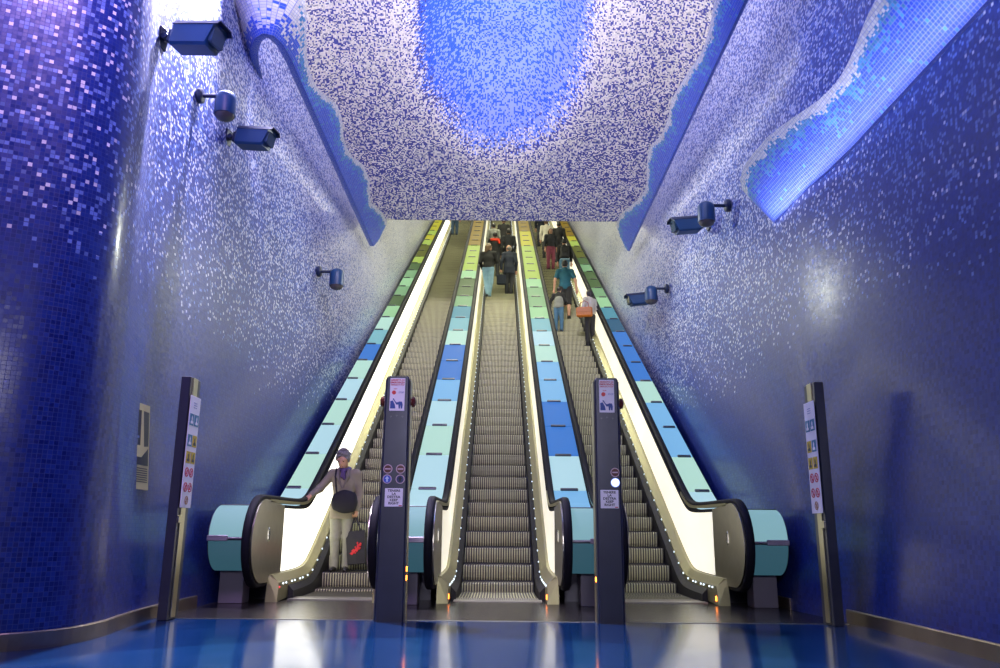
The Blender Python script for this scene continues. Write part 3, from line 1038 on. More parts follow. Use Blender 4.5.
def side_pylon(label, x, s):
    """s: +1 sign face looks to +x"""
    t = thing('sign_post', label, 'sign post', (x, 7.62, 0), 0, 'slim sign posts by the walls')
    Hh, W, D = 2.24, .09, .27
    xi = s * W / 2
    MB().rbox(-W / 2, W / 2, 0, D, 0, Hh, .006).build('column', pylonmat, t)
    e = MB().rbox(min(xi, xi + s * .012), max(xi, xi + s * .012), .06, .17, .02, Hh - .002, .003)
    e.build('side_strip', pylonedge, t)
    bx = MB().rbox(min(xi, xi + s * .02), max(xi, xi + s * .02), .0, .09, .86, .93, .003)
    bx.build('latch', pylonedge, t)
    xs = xi + s * .016
    pl = MB().rbox(min(xs, xs + s * .006), max(xs, xs + s * .006), .0, .26, 1.0, 2.06, .002).build('notice', signwhite, t)
    xf = xs + s * .007
    rot = (R(90), 0, R(90) * s)

    def sq(y0, y1, z0, z1, mat, nm):
        MB().box(min(xf, xf + s * .003), max(xf, xf + s * .003), y0, y1, z0, z1).build(nm, mat, pl)

    def ring(y, z, r, mat):
        q = MB()
        n = 20
        o_ = [(y + r * math.cos(2 * math.pi * k / n), z + r * math.sin(2 * math.pi * k / n)) for k in range(n)]
        i_ = [(y + r * .76 * math.cos(2 * math.pi * k / n), z + r * .76 * math.sin(2 * math.pi * k / n)) for k in range(n)]
        q.loft([[(xf, *p) for p in o_], [(xf + s * .003, *p) for p in o_], [(xf + s * .003, *p) for p in i_], [(xf, *p) for p in i_]], True, False)
        a = R(45)
        M = Matrix.Translation((xf, y, z)) @ Matrix.Rotation(a, 4, 'X')
        q.box(0, s * .003, -r * .9, r * .9, -r * .1, r * .1, M)
        # the barred figure
        q.prism_x([(y - r * .25, z - r * .5), (y + r * .25, z - r * .5), (y + r * .2, z + r * .2), (y, z + r * .55), (y - r * .2, z + r * .2)], min(xf, xf + s * .002), max(xf, xf + s * .002))
        q.build('prohibition_mark', mat, pl)
    lines = MB()
    for k in range(3):
        lines.box(min(xf, xf + s * .002), max(xf, xf + s * .002), .09, .17, 1.99 - .022 * k, 1.998 - .022 * k)
    lines.build('fine_print', inkgrey, pl)
    wfig = signwhite
    for (yy, z, mt) in ((.07, 1.83, inkteal), (.19, 1.83, inkteal), (.07, 1.63, inkteal), (.19, 1.63, inkyellow), (.07, 1.47, inkyellow), (.19, 1.47, inkyellow)):
        q = MB().box(min(xf, xf + s * .003), max(xf, xf + s * .003), yy - .05, yy + .05, z - .055, z + .055)
        so = q.build('safety_mark', mt, pl)
        g = MB()
        xg = xf + s * .004
        g.prism_x([(yy - .03, z - .04), (yy + .03, z - .04), (yy + .03, z - .02), (yy + .01, z - .01), (yy + .012, z + .02), (yy, z + .04), (yy - .012, z + .02), (yy - .01, z - .01), (yy - .03, z - .02)], min(xf, xg), max(xf, xg))
        g.build('figure', wfig if mt is inkteal else inkblack, so)
    for (yy, z) in ((.075, 1.33), (.185, 1.33), (.075, 1.19), (.185, 1.19)):
        ring(yy, z, .045, inkred)
    ring(.13, 1.07, .04, pbr('ink_brown', (.5, .25, .12), .5))
    return t


side_pylon('slim sign post in front of the left wall, beside the wall poster', -3.03, 1)
side_pylon('slim sign post in front of the right wall, facing the escalators', 3.085, -1)

# poster on the left wall
wall_dir = -LEAN * float(smooth01(5.6, 7.7, 7.45))
t = thing('poster', 'narrow cream poster with a dark photograph on the left wall', 'poster', (-3.2, 7.33, 0))
cream = pbr('poster_cream', (.62, .58, .27), .5)
pdark = pbr('poster_photo', (.02, .025, .05), .3, noise=.8, nscale=6)
ROTP = Matrix.Rotation(math.atan(wall_dir), 4, 'Y') @ Matrix.Identity(4)
def prism_on_wall(yz, x0, x1):
    return MB().loft([[ROTP @ Vector((x0, y, z)) for y, z in yz], [ROTP @ Vector((x1, y, z)) for y, z in yz]])
XW = .035
bo = prism_on_wall([(-.21, 1.15), (.21, 1.15), (.21, 1.935), (-.21, 1.935)], XW, XW + .02).build('board', cream, t)
prism_on_wall([(-.165, 1.37), (.19, 1.37), (.19, 1.87), (-.19, 1.87), (-.19, 1.45), (-.165, 1.45)], XW + .02, XW + .022).build('photograph', pdark, bo)
prism_on_wall([(-.20, 1.44), (.04, 1.44), (.19, 1.535), (.19, 1.55), (.09, 1.54), (.07, 1.87), (.03, 1.87), (.015, 1.545), (-.16, 1.545), (-.19, 1.50)], XW + .022, XW + .024).build('bright_shape', cream, bo)
prism_on_wall([(-.15, 1.61), (-.01, 1.61), (-.01, 1.63), (-.15, 1.63)], XW + .022, XW + .0235).build('gleam', pbr('poster_gleam', (.18, .25, .5), .4), bo)
q = MB()
for k in range(8):
    w_ = .36 if k < 7 else .12
    zz = 1.335 - .020 * k
    q.loft([[ROTP @ Vector((XW + .02, y, z)) for y, z in ((-.18, zz), (-.18 + w_, zz), (-.18 + w_, zz + .009), (-.18, zz + .009))],
            [ROTP @ Vector((XW + .021, y, z)) for y, z in ((-.18, zz), (-.18 + w_, zz), (-.18 + w_, zz + .009), (-.18, zz + .009))]])
q.build('fine_print', pbr('print_brown', (.07, .065, .05), .6), bo)

# ------------------------------------------------------------------ people: one continuous skin each, clothes over it
def surface(prims, h, blend=.02, name='body', mat=None, parent=None, cut=None, carve=()):
    """smooth union of tapered capsules and ellipsoids, meshed by surface nets"""
    lo = np.full(3, 1e9)
    hi = -lo
    for p in prims:
        if p[0] == 'c':
            a, b = np.array(p[1]), np.array(p[2])
            r = max(p[3], p[4])
            l_, h_ = np.minimum(a, b) - r, np.maximum(a, b) + r
        else:
            l_, h_ = np.array(p[1]) - max(p[2]), np.array(p[1]) + max(p[2])
        lo, hi = np.minimum(lo, l_), np.maximum(hi, h_)
    lo -= 3 * h + blend
    hi += 3 * h + blend
    n = np.ceil((hi - lo) / h).astype(int) + 1
    ax = [lo[i] + h * np.arange(n[i]) for i in range(3)]
    D = np.full(n, 1.0)
    for p in prims:
        if p[0] == 'c':
            a, b = np.array(p[1], float), np.array(p[2], float)
            r = max(p[3], p[4])
            l_, h_ = np.minimum(a, b) - r, np.maximum(a, b) + r
        else:
            l_, h_ = np.array(p[1]) - max(p[2]), np.array(p[1]) + max(p[2])
        k = p[5] if len(p) > 5 else blend
        i0 = np.maximum(((l_ - lo - k) / h).astype(int) - 3, 0)
        i1 = np.minimum(((h_ - lo + k) / h).astype(int) + 4, n)
        sl = tuple(slice(i0[i], i1[i]) for i in range(3))
        X = ax[0][sl[0]][:, None, None]
        Y = ax[1][sl[1]][None, :, None]
        Z = ax[2][sl[2]][None, None, :]
        if p[0] == 'c':
            ab = b - a
            t = np.clip(((X - a[0]) * ab[0] + (Y - a[1]) * ab[1] + (Z - a[2]) * ab[2]) / max(1e-9, ab @ ab), 0, 1)
            d = np.sqrt((X - a[0] - t * ab[0]) ** 2 + (Y - a[1] - t * ab[1]) ** 2 + (Z - a[2] - t * ab[2]) ** 2) - (p[3] + (p[4] - p[3]) * t)
        else:
            c, r3 = p[1], p[2]
            q = [X - c[0], Y - c[1], Z - c[2]]
            if len(p) > 3 and p[3] is not None:
                M = p[3]
                q = [M[0][i] * q[0] + M[1][i] * q[1] + M[2][i] * q[2] for i in range(3)]
            k0 = np.sqrt((q[0] / r3[0]) ** 2 + (q[1] / r3[1]) ** 2 + (q[2] / r3[2]) ** 2)
            k1 = np.sqrt((q[0] / r3[0] ** 2) ** 2 + (q[1] / r3[1] ** 2) ** 2 + (q[2] / r3[2] ** 2) ** 2) + 1e-9
            d = k0 * (k0 - 1) / k1
        o = D[sl]
        kk = max(k, 1e-4)
        hh = np.clip(.5 + .5 * (o - d) / kk, 0, 1)
        D[sl] = o * (1 - hh) + d * hh - kk * hh * (1 - hh)
    for (pt, nn) in (cut or ()):
        pl = (ax[0][:, None, None] - pt[0]) * nn[0] + (ax[1][None, :, None] - pt[1]) * nn[1] + (ax[2][None, None, :] - pt[2]) * nn[2]
        D = np.maximum(D, pl)
    for (c, r) in carve:
        D = np.maximum(D, r - np.sqrt((ax[0][:, None, None] - c[0]) ** 2 + (ax[1][None, :, None] - c[1]) ** 2 + (ax[2][None, None, :] - c[2]) ** 2))
    S = D < 0
    cn = n - 1
    acc = np.zeros((*cn, 3))
    cnt = np.zeros(cn)
    quads = []
    idx = np.arange(cn.prod()).reshape(cn)
    for d in range(3):
        e = [slice(None)] * 3
        f = [slice(None)] * 3
        e[d], f[d] = slice(0, -1), slice(1, None)
        A, B = D[tuple(e)], D[tuple(f)]
        cr = (A < 0) != (B < 0)
        I = np.argwhere(cr)
        if not len(I):
            continue
        a, b = A[cr], B[cr]
        t = a / (a - b)
        pos = I.astype(float)
        pos[:, d] += t
        u, v = [(1, 2), (2, 0), (0, 1)][d]
        ok = (I[:, u] > 0) & (I[:, v] > 0) & (I[:, u] < n[u] - 1) & (I[:, v] < n[v] - 1)
        I, pos, a = I[ok], pos[ok], a[ok]
        cs = []
        for du, dv in ((-1, -1), (0, -1), (0, 0), (-1, 0)):
            J = I.copy()
            J[:, u] += du
            J[:, v] += dv
            np.add.at(acc, tuple(J.T), pos)
            np.add.at(cnt, tuple(J.T), 1)
            cs.append(idx[tuple(J.T)])
        q = np.stack(cs, -1)
        fl = a > 0
        q[fl] = q[fl][:, ::-1]
        quads.append(q)
    used = cnt > 0
    V = acc[used] / cnt[used][:, None] * h + lo
    remap = np.full(cn.prod(), -1)
    remap[idx[used]] = np.arange(len(V))
    Q = remap[np.concatenate(quads)]
    me = bpy.data.meshes.new(name)
    me.from_pydata(V.tolist(), [], Q.tolist())
    me.polygons.foreach_set('use_smooth', [True] * len(me.polygons))
    me.materials.append(mat)
    me.update()
    o = bpy.data.objects.new(name, me)
    COL.objects.link(o)
    if parent is not None:
        o.parent = parent
    return o


def vec(*a):
    return np.array(a, float)


JOINTS = dict(hipr=(-.088, 0, .90), hipl=(.088, 0, .90), kneer=(-.10, -.015, .49), kneel=(.10, -.015, .49), ankr=(-.10, .02, .085), ankl=(.10, .02, .085),
              shr=(-.18, .005, 1.405), shl=(.18, .005, 1.405), elr=(-.235, .03, 1.12), ell=(.235, .03, 1.12), wrr=(-.235, -.05, .87), wrl=(.235, -.05, .87))


def hand_prims(w, el, side, grip=.5, n=None, thumb=1):
    """palm, four fingers of unequal length with two bends, and a thumb off the palm's side"""
    d = w - el
    d /= np.linalg.norm(d)
    n = vec(0, 0, -1) if n is None else vec(*n)
    n = n - d * (n @ d)
    n /= np.linalg.norm(n)
    e = np.cross(d, n) * side
    P = [('c', w, w + d * .07, .024, .030, .012), ('c', w + d * .03 + e * .018, w + d * .078 + e * .024, .016, .014, .012), ('c', w + d * .03 - e * .018, w + d * .074 - e * .024, .016, .013, .012)]
    for k, ln in enumerate((.040, .046, .043, .034)):
        o = (1.5 - k) * .0175
        b0 = w + d * .078 + e * o
        a1 = grip * 1.0
        d1 = d * math.cos(a1) + n * math.sin(a1)
        b1 = b0 + d1 * ln
        a2 = grip * 2.3
        d2 = d * math.cos(a2) + n * math.sin(a2)
        b2 = b1 + d2 * ln * .85
        P += [('c', b0, b1, .0095, .0088, .004), ('c', b1, b2, .0088, .0075, .004)]
    t0 = w + d * .025 + e * .026
    t1 = t0 + d * .034 + e * .022 + n * .014
    t2 = t1 + d * .026 + n * (.01 + .02 * grip) - e * .002
    P += [('c', t0, t1, .0125, .0105, .006), ('c', t1, t2, .0105, .0085, .004)]
    return P


def rot_x(a):
    c, s = math.cos(a), math.sin(a)
    return np.array([[1, 0, 0], [0, c, -s], [0, s, c]])


def rot_z(a):
    c, s = math.cos(a), math.sin(a)
    return np.array([[c, -s, 0], [s, c, 0], [0, 0, 1]])


SKIN = pbr('skin_light', (.50, .27, .17), .5)
SKIN2 = pbr('skin_tan', (.66, .36, .20), .5)
HAIRB = pbr('hair_black', (.012, .010, .010), .5, noise=.5, nscale=30)
HAIRN = pbr('hair_brown', (.10, .055, .025), .5, noise=.5, nscale=30)
HAIRG = pbr('hair_grey', (.20, .185, .165), .6, noise=.6, nscale=45)


def cloth(name, col, rough=.8, n=.25, sc=14):
    return pbr(name, col, rough, noise=n, nscale=sc)


def person(label, loc, rz, H, J=None, skin=SKIN, hair=(HAIRB, 'short'), top=None, bottoms=None, shoes=None, head=(0, 0), res=.014, grips=(.4, .4), hn=(None, None), group=None, hs=1., fine=False):
    """built facing -Y, feet at the origin, 1.72 m tall, then scaled"""
    s = H / 1.72
    t = thing('person', label, 'person', loc, rz, group)
    t.scale = (s, s, s)
    j = {k: vec(*v) for k, v in JOINTS.items()}
    for k, v in (J or {}).items():
        j[k] = vec(*v)
    HR_ = rot_z(head[1]) @ rot_x(head[0])
    npv = vec(0, .01, 1.50)

    def hd(x, y, z):
        return HR_ @ ((vec(x, y, z) - npv) * hs) + npv
    body = []
    body += [('e', vec(0, .005, .945), (.158, .11, .12), None, 0, .05), ('e', vec(0, 0, 1.08), (.128, .092, .15), None, 0, .05), ('e', vec(0, .0, 1.26), (.158, .108, .18), None, 0, .05)]
    body += [('c', j['shr'], j['shl'], .058, .058, .05), ('c', vec(0, .015, 1.40), hd(0, .0, 1.55), .056, .052, .03)]
    body += [('e', hd(0, -.012, 1.622), tuple(hs * q_ for q_ in (.074, .093, .104)), HR_.T, 0, .02), ('e', hd(0, -.045, 1.562), tuple(hs * q_ for q_ in (.052, .058, .056)), HR_.T, 0, .025)]
    body += [('c', hd(0, -.098, 1.622), hd(0, -.121, 1.588), .009, .014, .010), ('e', hd(0, -.096, 1.545), tuple(hs * q_ for q_ in (.022, .012, .012)), HR_.T, 0, .008),
             ('e', hd(-.076, .005, 1.605), tuple(hs * q_ for q_ in (.011, .020, .032)), HR_.T, 0, .006), ('e', hd(.076, .005, 1.605), tuple(hs * q_ for q_ in (.011, .020, .032)), HR_.T, 0, .006)]
    body += [('c', hd(-.055, -.085, 1.64), hd(.055, -.085, 1.64), .012, .012, .012)]
    for q, sd in (('r', -1), ('l', 1)):
        body += [('c', j['sh' + q], j['el' + q], .050, .040, .03), ('c', j['el' + q], j['wr' + q], .040, .026, .02)]
        body += hand_prims(j['wr' + q], j['el' + q], sd if sd < 0 else 1, grips[0 if sd < 0 else 1], hn[0 if sd < 0 else 1])
        hp, kn, an = j['hip' + q], j['knee' + q], j['ank' + q]
        body += [('c', hp, kn, .085, .058, .04), ('c', kn, an, .056, .036, .03), ('c', kn * .65 + an * .35 + vec(0, .018, 0), kn * .45 + an * .55 + vec(0, .014, 0), .044, .038, .03)]
        body += [('c', an + vec(0, .025, -.04), an + vec(sd * .012, -.13, -.055), .036, .028, .02)]
    carve = [(hd(-.033, -.106, 1.618), .016), (hd(.033, -.106, 1.618), .016)]
    b = surface(body, res, .02, 'body', skin, t, carve=carve)
    # eyes, brows, lips
    if fine:
        for sd in (-1, 1):
            e = surface([('e', hd(sd * .033, -.092, 1.616), (.015, .010, .008), None)], .004, .002, 'eye', pbr('eye_dark', (.03, .02, .02), .2), t)
            surface([('c', hd(sd * .018, -.104, 1.637), hd(sd * .050, -.094, 1.638), .005, .004)], .004, .002, 'eyebrow', HAIRG, t)
        surface([('c', hd(-.02, -.104, 1.548), hd(.02, -.104, 1.548), .006, .006)], .004, .002, 'lips', pbr('lips', (.32, .08, .07), .4), t)
    # hair
    hm, hk = hair
    if hk != 'bald':
        hp = [('e', hd(0, .005, 1.632), (.086 * hs, .105 * hs, .108 * hs), HR_.T, 0, .02)]
        if hk == 'curly':
            rnd = random.Random(3)
            for _ in range(60):
                a, bb = rnd.uniform(0, 2 * math.pi), rnd.uniform(-.1, 1.5)
                hp.append(('e', hd(.086 * math.cos(a) * math.cos(bb), .008 + .102 * math.sin(a) * math.cos(bb), 1.64 + .108 * math.sin(bb)), (.026, .026, .026), None, 0, .008))
        nrm = HR_ @ (vec(0, -1, -.85) / math.hypot(1, .85))
        cuts = [(hd(0, -.070, 1.648), nrm)]
        hcarve = []
        if hk == 'curly':
            cuts = [(hd(0, 0, 1.575), HR_ @ (vec(0, -.35, -1) / math.hypot(1, .35)))]
            hcarve = [(hd(0, -.150, 1.580), .122 * hs)]
        if hk == 'long':
            hp += [('c', hd(0, .06, 1.60), hd(0, .085, 1.42), .075, .055, .03), ('c', hd(-.06, .03, 1.6), hd(-.07, .05, 1.45), .04, .03, .03), ('c', hd(.06, .03, 1.6), hd(.07, .05, 1.45), .04, .03, .03)]
        elif hk == 'bob':
            hp += [('c', hd(-.06, .03, 1.62), hd(-.065, .03, 1.53), .045, .035, .02), ('c', hd(.06, .03, 1.62), hd(.065, .03, 1.53), .045, .035, .02), ('c', hd(0, .06, 1.62), hd(0, .065, 1.52), .06, .045, .02)]
        surface(hp, min(res, .010), .02, 'hair', hm, t, cut=cuts, carve=hcarve)
    else:
        hp = [('e', hd(0, .012, 1.605), (.082, .098, .085), HR_.T, 0, .02)]
        surface(hp, min(res, .010), .02, 'hair', hm, t, cut=[(hd(0, -.01, 1.615), HR_ @ (vec(0, -1, .35) / math.hypot(1, .35))), (hd(0, 0, 1.655), HR_ @ vec(0, 0, 1))])
    # trousers
    if bottoms:
        bm, ln = bottoms
        P = [('e', vec(0, .005, .945), (.172, .125, .13), None, 0, .04)]
        for q in 'rl':
            hp, kn, an = j['hip' + q], j['knee' + q], j['ank' + q]
            if ln == 'long':
                P += [('c', hp, kn, .098, .074, .04), ('c', kn, an + vec(0, .0, .03), .073, .058, .03), ('c', an + vec(0, 0, .05), an + vec(0, -.01, -.012), .058, .062, .02)]
            else:
                P += [('c', hp, kn + (kn - hp) * .02, .100, .088, .04)]
        surface(P, res, .03, 'trousers', bm, t, cut=[(vec(0, 0, .035 if ln == 'long' else .44), vec(0, 0, -1)), (vec(0, 0, 1.03), vec(0, 0, 1))])
    if top:
        tm, slv, low = top
        P = [('e', vec(0, .005, .96), (.178, .130, .16), None, 0, .05), ('e', vec(0, 0, 1.09), (.152, .115, .17), None, 0, .05), ('e', vec(0, .0, 1.26), (.176, .128, .19), None, 0, .05),
             ('c', j['shr'], j['shl'], .072, .072, .05), ('c', vec(0, .015, 1.40), vec(0, .012, 1.475), .082, .068, .04)]
        if low < .8:
            P += [('c', vec(-.05, 0, .9), vec(-.06, 0, low), .13, .13, .05), ('c', vec(.05, 0, .9), vec(.06, 0, low), .13, .13, .05)]
        for q in 'rl':
            sh, el, wr = j['sh' + q], j['el' + q], j['wr' + q]
            if slv == 'long':
                P += [('c', sh, el, .068, .056, .03), ('c', el, wr - (wr - el) * .06, .056, .043, .03)]
            elif slv == 'short':
                P += [('c', sh, sh + (el - sh) * .62, .068, .066, .03)]
        surface(P, res, .03, 'top', tm, t, cut=[(vec(0, 0, low), vec(0, 0, -1))])
    sm = shoes or black
    for q, sd in (('r', -1), ('l', 1)):
        an = j['ank' + q]
        surface([('c', an + vec(0, .03, -.045), an + vec(0, -.04, -.05), .042, .038, .03), ('c', an + vec(0, -.04, -.052), an + vec(sd * .014, -.145, -.058), .040, .032, .03), ('c', an + vec(0, .03, -.02), an + vec(0, .01, 0), .040, .042, .02)],
                min(res, .010), .02, 'shoe', sm, t, cut=[(an + vec(0, 0, -.085), vec(0, 0, -1))])
    return t


def tread(y, phase):
    i = math.floor((y - 11.38 - phase) / .4)
    yi = 11.38 + phase + .4 * i
    return yi, max(0.004, zc(yi, 0, 0, .10) - .012)


# --- the woman coming down on the left
yi, zt = tread(11.65, .21)
WX, WY = -2.235, yi + .165
greycoat = cloth('coat_grey_brown', (.29, .26, .165), .85, .2, 10)
paleT = cloth('trousers_pale_grey', (.29, .295, .20), .8, .2, 12)
rel = lambda x, y, z: (x - WX, y - WY, z - zt)
wman = person('woman in a grey jacket riding down the left escalator, one hand on the handrail', (WX, WY, zt), 0, 1.66,
              dict(elr=(-.340, -.085, 1.185), wrr=(-.420, -.300, 1.075), ell=(.235, .03, 1.12), wrl=(.215, -.045, .87), ankr=(-.085, .0, .085), ankl=(.085, .02, .085), kneer=(-.088, -.02, .49), kneel=(.088, -.015, .49)),
              SKIN2, (HAIRG, 'curly'), (greycoat, 'long', .75), (paleT, 'long'), pbr('shoe_black', (.015, .014, .014), .3), (R(22), R(-12)), .0065, (.35, 1.15), ((-.1, .3, -1), (-1, 0, 0)), fine=True, hs=1.14)
scarfm = cloth('scarf_purple', (.10, .06, .15), .8, .5, 40)
P = []
for a in np.linspace(0, 2 * math.pi, 13):
    P.append(vec(.075 * math.cos(a), -.005 - .082 * math.sin(a), 1.478 - .02 * math.sin(a)))
pr = [('c', P[i], P[i + 1], .026, .026, .02) for i in range(12)] + [('c', vec(.0, -.105, 1.45), vec(.022, -.135, 1.33), .030, .022, .02), ('c', vec(.0, -.105, 1.45), vec(-.02, -.135, 1.36), .028, .02, .02)]
surface(pr, .007, .01, 'scarf', scarfm, wman)
lap = pbr('lapel_grey', (.20, .175, .14), .85, noise=.2, nscale=10)
for sd in (-1, 1):
    surface([('c', vec(sd * .075, -.085, 1.46), vec(sd * .075, -.122, 1.36), .022, .026, .02), ('c', vec(sd * .075, -.122, 1.36), vec(sd * .012, -.128, 1.20), .024, .010, .02)], .007, .01, 'lapel', lap, wman)
for zz in (1.12, .96):
    surface([('e', vec(-.02, -.128, zz), (.012, .008, .012), None)], .004, .002, 'button', pbr('button_dark', (.05, .03, .02), .4), wman)
surface([('c', vec(-.155, -.09, .97), vec(-.06, -.132, .965), .010, .010)], .006, .005, 'pocket_flap', lap, wman)

# her black shoulder bag
s_ = 1.66 / 1.72
bagblack = pbr('bag_black', (.010, .010, .011), .75, noise=.4, nscale=20)
bt = thing('shoulder_bag', 'black shoulder bag hanging across the front of the woman in grey', 'bag', (WX, WY, zt))
P = [('e', vec(.06, -.195, 1.0), (.150, .062, .165), None, 0, .06), ('c', vec(-.06, -.195, 1.07), vec(.18, -.185, 1.08), .042, .042, .06), ('c', vec(-.065, -.20, .92), vec(.17, -.19, .90), .050, .050, .08), ('c', vec(-.07, -.20, 1.0), vec(.185, -.19, .99), .05, .05, .08)]
bo = surface(P, .009, .06, 'bag_body', bagblack, bt)
bo.scale = (s_, s_, s_)
strap = [vec(-.06, -.20, 1.10), vec(-.085, -.165, 1.22), vec(-.11, -.125, 1.36), vec(-.115, -.06, 1.475), vec(-.10, .05, 1.475), vec(0, .135, 1.33), vec(.15, .125, 1.12), vec(.19, 0, 1.05), vec(.185, -.14, 1.06), vec(.17, -.18, 1.08)]
so = surface([('c', strap[i], strap[i + 1], .013, .013, .01) for i in range(len(strap) - 1)], .007, .008, 'strap', bagblack, bt)
so.scale = (s_, s_, s_)
fo = surface([('c', vec(-.075, -.246, 1.03), vec(.185, -.238, 1.04), .012, .012, .01)], .007, .008, 'flap_edge', pbr('bag_edge', (.03, .03, .034), .35), bt)
fo.scale = (s_, s_, s_)
for xx in (.0, .03, .14):
    o = surface([('e', vec(xx, -.25, 1.0), (.010, .008, .012), None)], .004, .002, 'buckle', pbr('buckle_steel', (.6, .6, .6), .2, 1.), bt)
    o.scale = (s_, s_, s_)

# her tote
HXT = WX + .205 * s_
HZT = zt + .755 * s_
tt = thing('tote_bag', 'black tote bag with a red print in the hand of the woman in grey', 'bag', (HXT, WY - .075, HZT), R(-8))
tt.rotation_euler = (0, R(-6), R(-8))
tb = MB()
wt_, ht_ = .135, .46
top_ = -.17
rings = []
for z, w_, d_ in ((top_, wt_, .012), (top_ - .1, wt_ * 1.0, .035), (top_ - .3, wt_ * .98, .05), (top_ - ht_ + .01, wt_ * .95, .05), (top_ - ht_, wt_ * .9, .04)):
    rings.append([(-w_, -d_, z), (0, -d_ * 1.25, z), (w_, -d_, z), (w_, d_, z), (0, d_ * 1.25, z), (-w_, d_, z)])
tb.loft(rings)
tbo = tb.build('bag_body', cloth('tote_black', (.02, .02, .018), .7, .3, 20), tt)
hb = MB()
for yy in (-.013, .013):
    hb.tube([(-.075, yy, top_ - .02), (-.055, yy, top_ + .05), (-.012, yy * .5, .012), (.012, yy * .5, .012), (.055, yy, top_ + .05), (.075, yy, top_ - .02)], .008, 6)
hb.build('handles', black, tt)
pm = MB()
rd = random.Random(5)
red = pbr('print_red', (.75, .03, .03), .6)
blobs = [(-.050, -.285, .022, .014), (-.028, -.262, .022, .022), (-.012, -.280, .012, .010), (.008, -.248, .020, .022), (.026, -.215, .014, .026), (.040, -.235, .014, .012), (.052, -.195, .012, .018), (.020, -.180, .008, .014), (-.005, -.222, .008, .012)]
for (bx, bz, rx, rz_) in blobs:
    q = [(1.25 * (bx + rx * (1 + .25 * math.sin(3 * a)) * math.cos(a)) + .01, top_ + .05 + 1.25 * (bz + rz_ * (1 + .2 * math.cos(4 * a)) * math.sin(a))) for a in np.linspace(0, 2 * math.pi, 15)[:-1]]
    pm.prism_y(q, -.0665, -.045)
pm.build('print', red, tt)

# --- riders farther up
def rider(label, x, y, phase, dirdeg, H, **kw):
    yi, z = tread(y, phase)
    return person(label, (x, yi + .2, z), R(dirdeg), H, **kw), (x, yi + .2, z)

jean = cloth('jeans_light', (.24, .42, .56), .8, .3, 9)
jean2 = cloth('jeans_blue', (.06, .15, .24), .8, .3, 9)
blackc = cloth('cloth_black', (.012, .012, .013), .8, .4, 12)
navy = cloth('cloth_navy', (.014, .020, .038), .8, .4, 12)
darkt = cloth('cloth_charcoal', (.022, .024, .03), .8, .4, 12)
tealc = cloth('cloth_teal', (.008, .085, .125), .8, .3, 10)
white_ = cloth('cloth_white', (.55, .52, .44), .8, .15, 12)
greyc = cloth('cloth_grey', (.24, .25, .22), .8, .2, 12)
pinkc = cloth('cloth_pink', (.24, .05, .09), .8, .3, 12)
STAND = dict(ankr=(-.055, .05, .085), kneer=(-.08, -.02, .49), ankl=(.07, -.03, .085), kneel=(.085, -.03, .49))

p1, L1 = rider('person in a black jacket and light blue jeans seen from behind on the middle escalator', -.42, 26.1, 0, 172, 1.93, hair=(HAIRN, 'long'), top=(blackc, 'long', .93), bottoms=(jean, 'long'), shoes=darkt,
               J=dict(STAND, ell=(.24, .02, 1.13), wrl=(.19, -.13, .95), elr=(-.26, -.05, 1.15), wrr=(-.14, -.22, 1.28), ankl=(.015, .04, .085), kneel=(.06, -.04, .49), ankr=(-.03, -.05, .085)), head=(0, R(-40)))
p2, L2 = rider('bald man in a dark navy coat seen from behind on the middle escalator', .30, 26.45, 0, 186, 1.80, hair=(HAIRG, 'bald'), top=(navy, 'long', .72), bottoms=(darkt, 'long'), head=(0, R(45)),
               J=dict(STAND, wrl=(.27, .02, .86), ell=(.26, .06, 1.13)), grips=(.4, 1.1))
bg_ = thing('hand_bag', 'dark bag carried low by the bald man in the navy coat', 'bag', (L2[0] - .27, L2[1] - .02, L2[2] + .36))
MB().rbox(-.17, .17, -.07, .07, .0, .36, .03).build('bag_body', navy, bg_)
MB().tube([(-.07, 0, .35), (-.06, 0, .44), (0, 0, .47), (.06, 0, .44), (.07, 0, .35)], .012, 6).build('handle', black, bg_)
rider('person in black with a bright red scarf, higher up the middle escalator', -.22, 28.6, 0, 180, 1.80, hair=(HAIRB, 'short'), top=(blackc, 'long', .85), bottoms=(darkt, 'long'))
sc_, = [o for o in COL.objects if o.get('label') == 'person in black with a bright red scarf, higher up the middle escalator']
surface([('c', vec(-.13, .10, 1.40), vec(.13, .10, 1.42), .05, .05, .02), ('c', vec(-.12, .12, 1.39), vec(-.16, .12, 1.28), .05, .035, .02), ('c', vec(-.13, .0, 1.44), vec(.13, .0, 1.44), .06, .06, .02)], .014, .02, 'scarf', pbr('scarf_red', (.75, .045, .01), .7), sc_)
rider('dark clothed person with black hair just above the bald man', .30, 29.3, 0, 180, 1.86, hair=(HAIRB, 'short'), top=(darkt, 'long', .80), bottoms=(blackc, 'long'))
rider('dark clothed person half hidden behind the rider with the red scarf', -.30, 30.9, 0, 180, 1.80, hair=(HAIRB, 'short'), top=(greyc, 'long', .85), bottoms=(blackc, 'long'))
rider('dark clothed person highest in view on the middle escalator', .12, 31.8, 0, 180, 1.80, hair=(HAIRN, 'short'), top=(blackc, 'long', .80), bottoms=(darkt, 'long'))

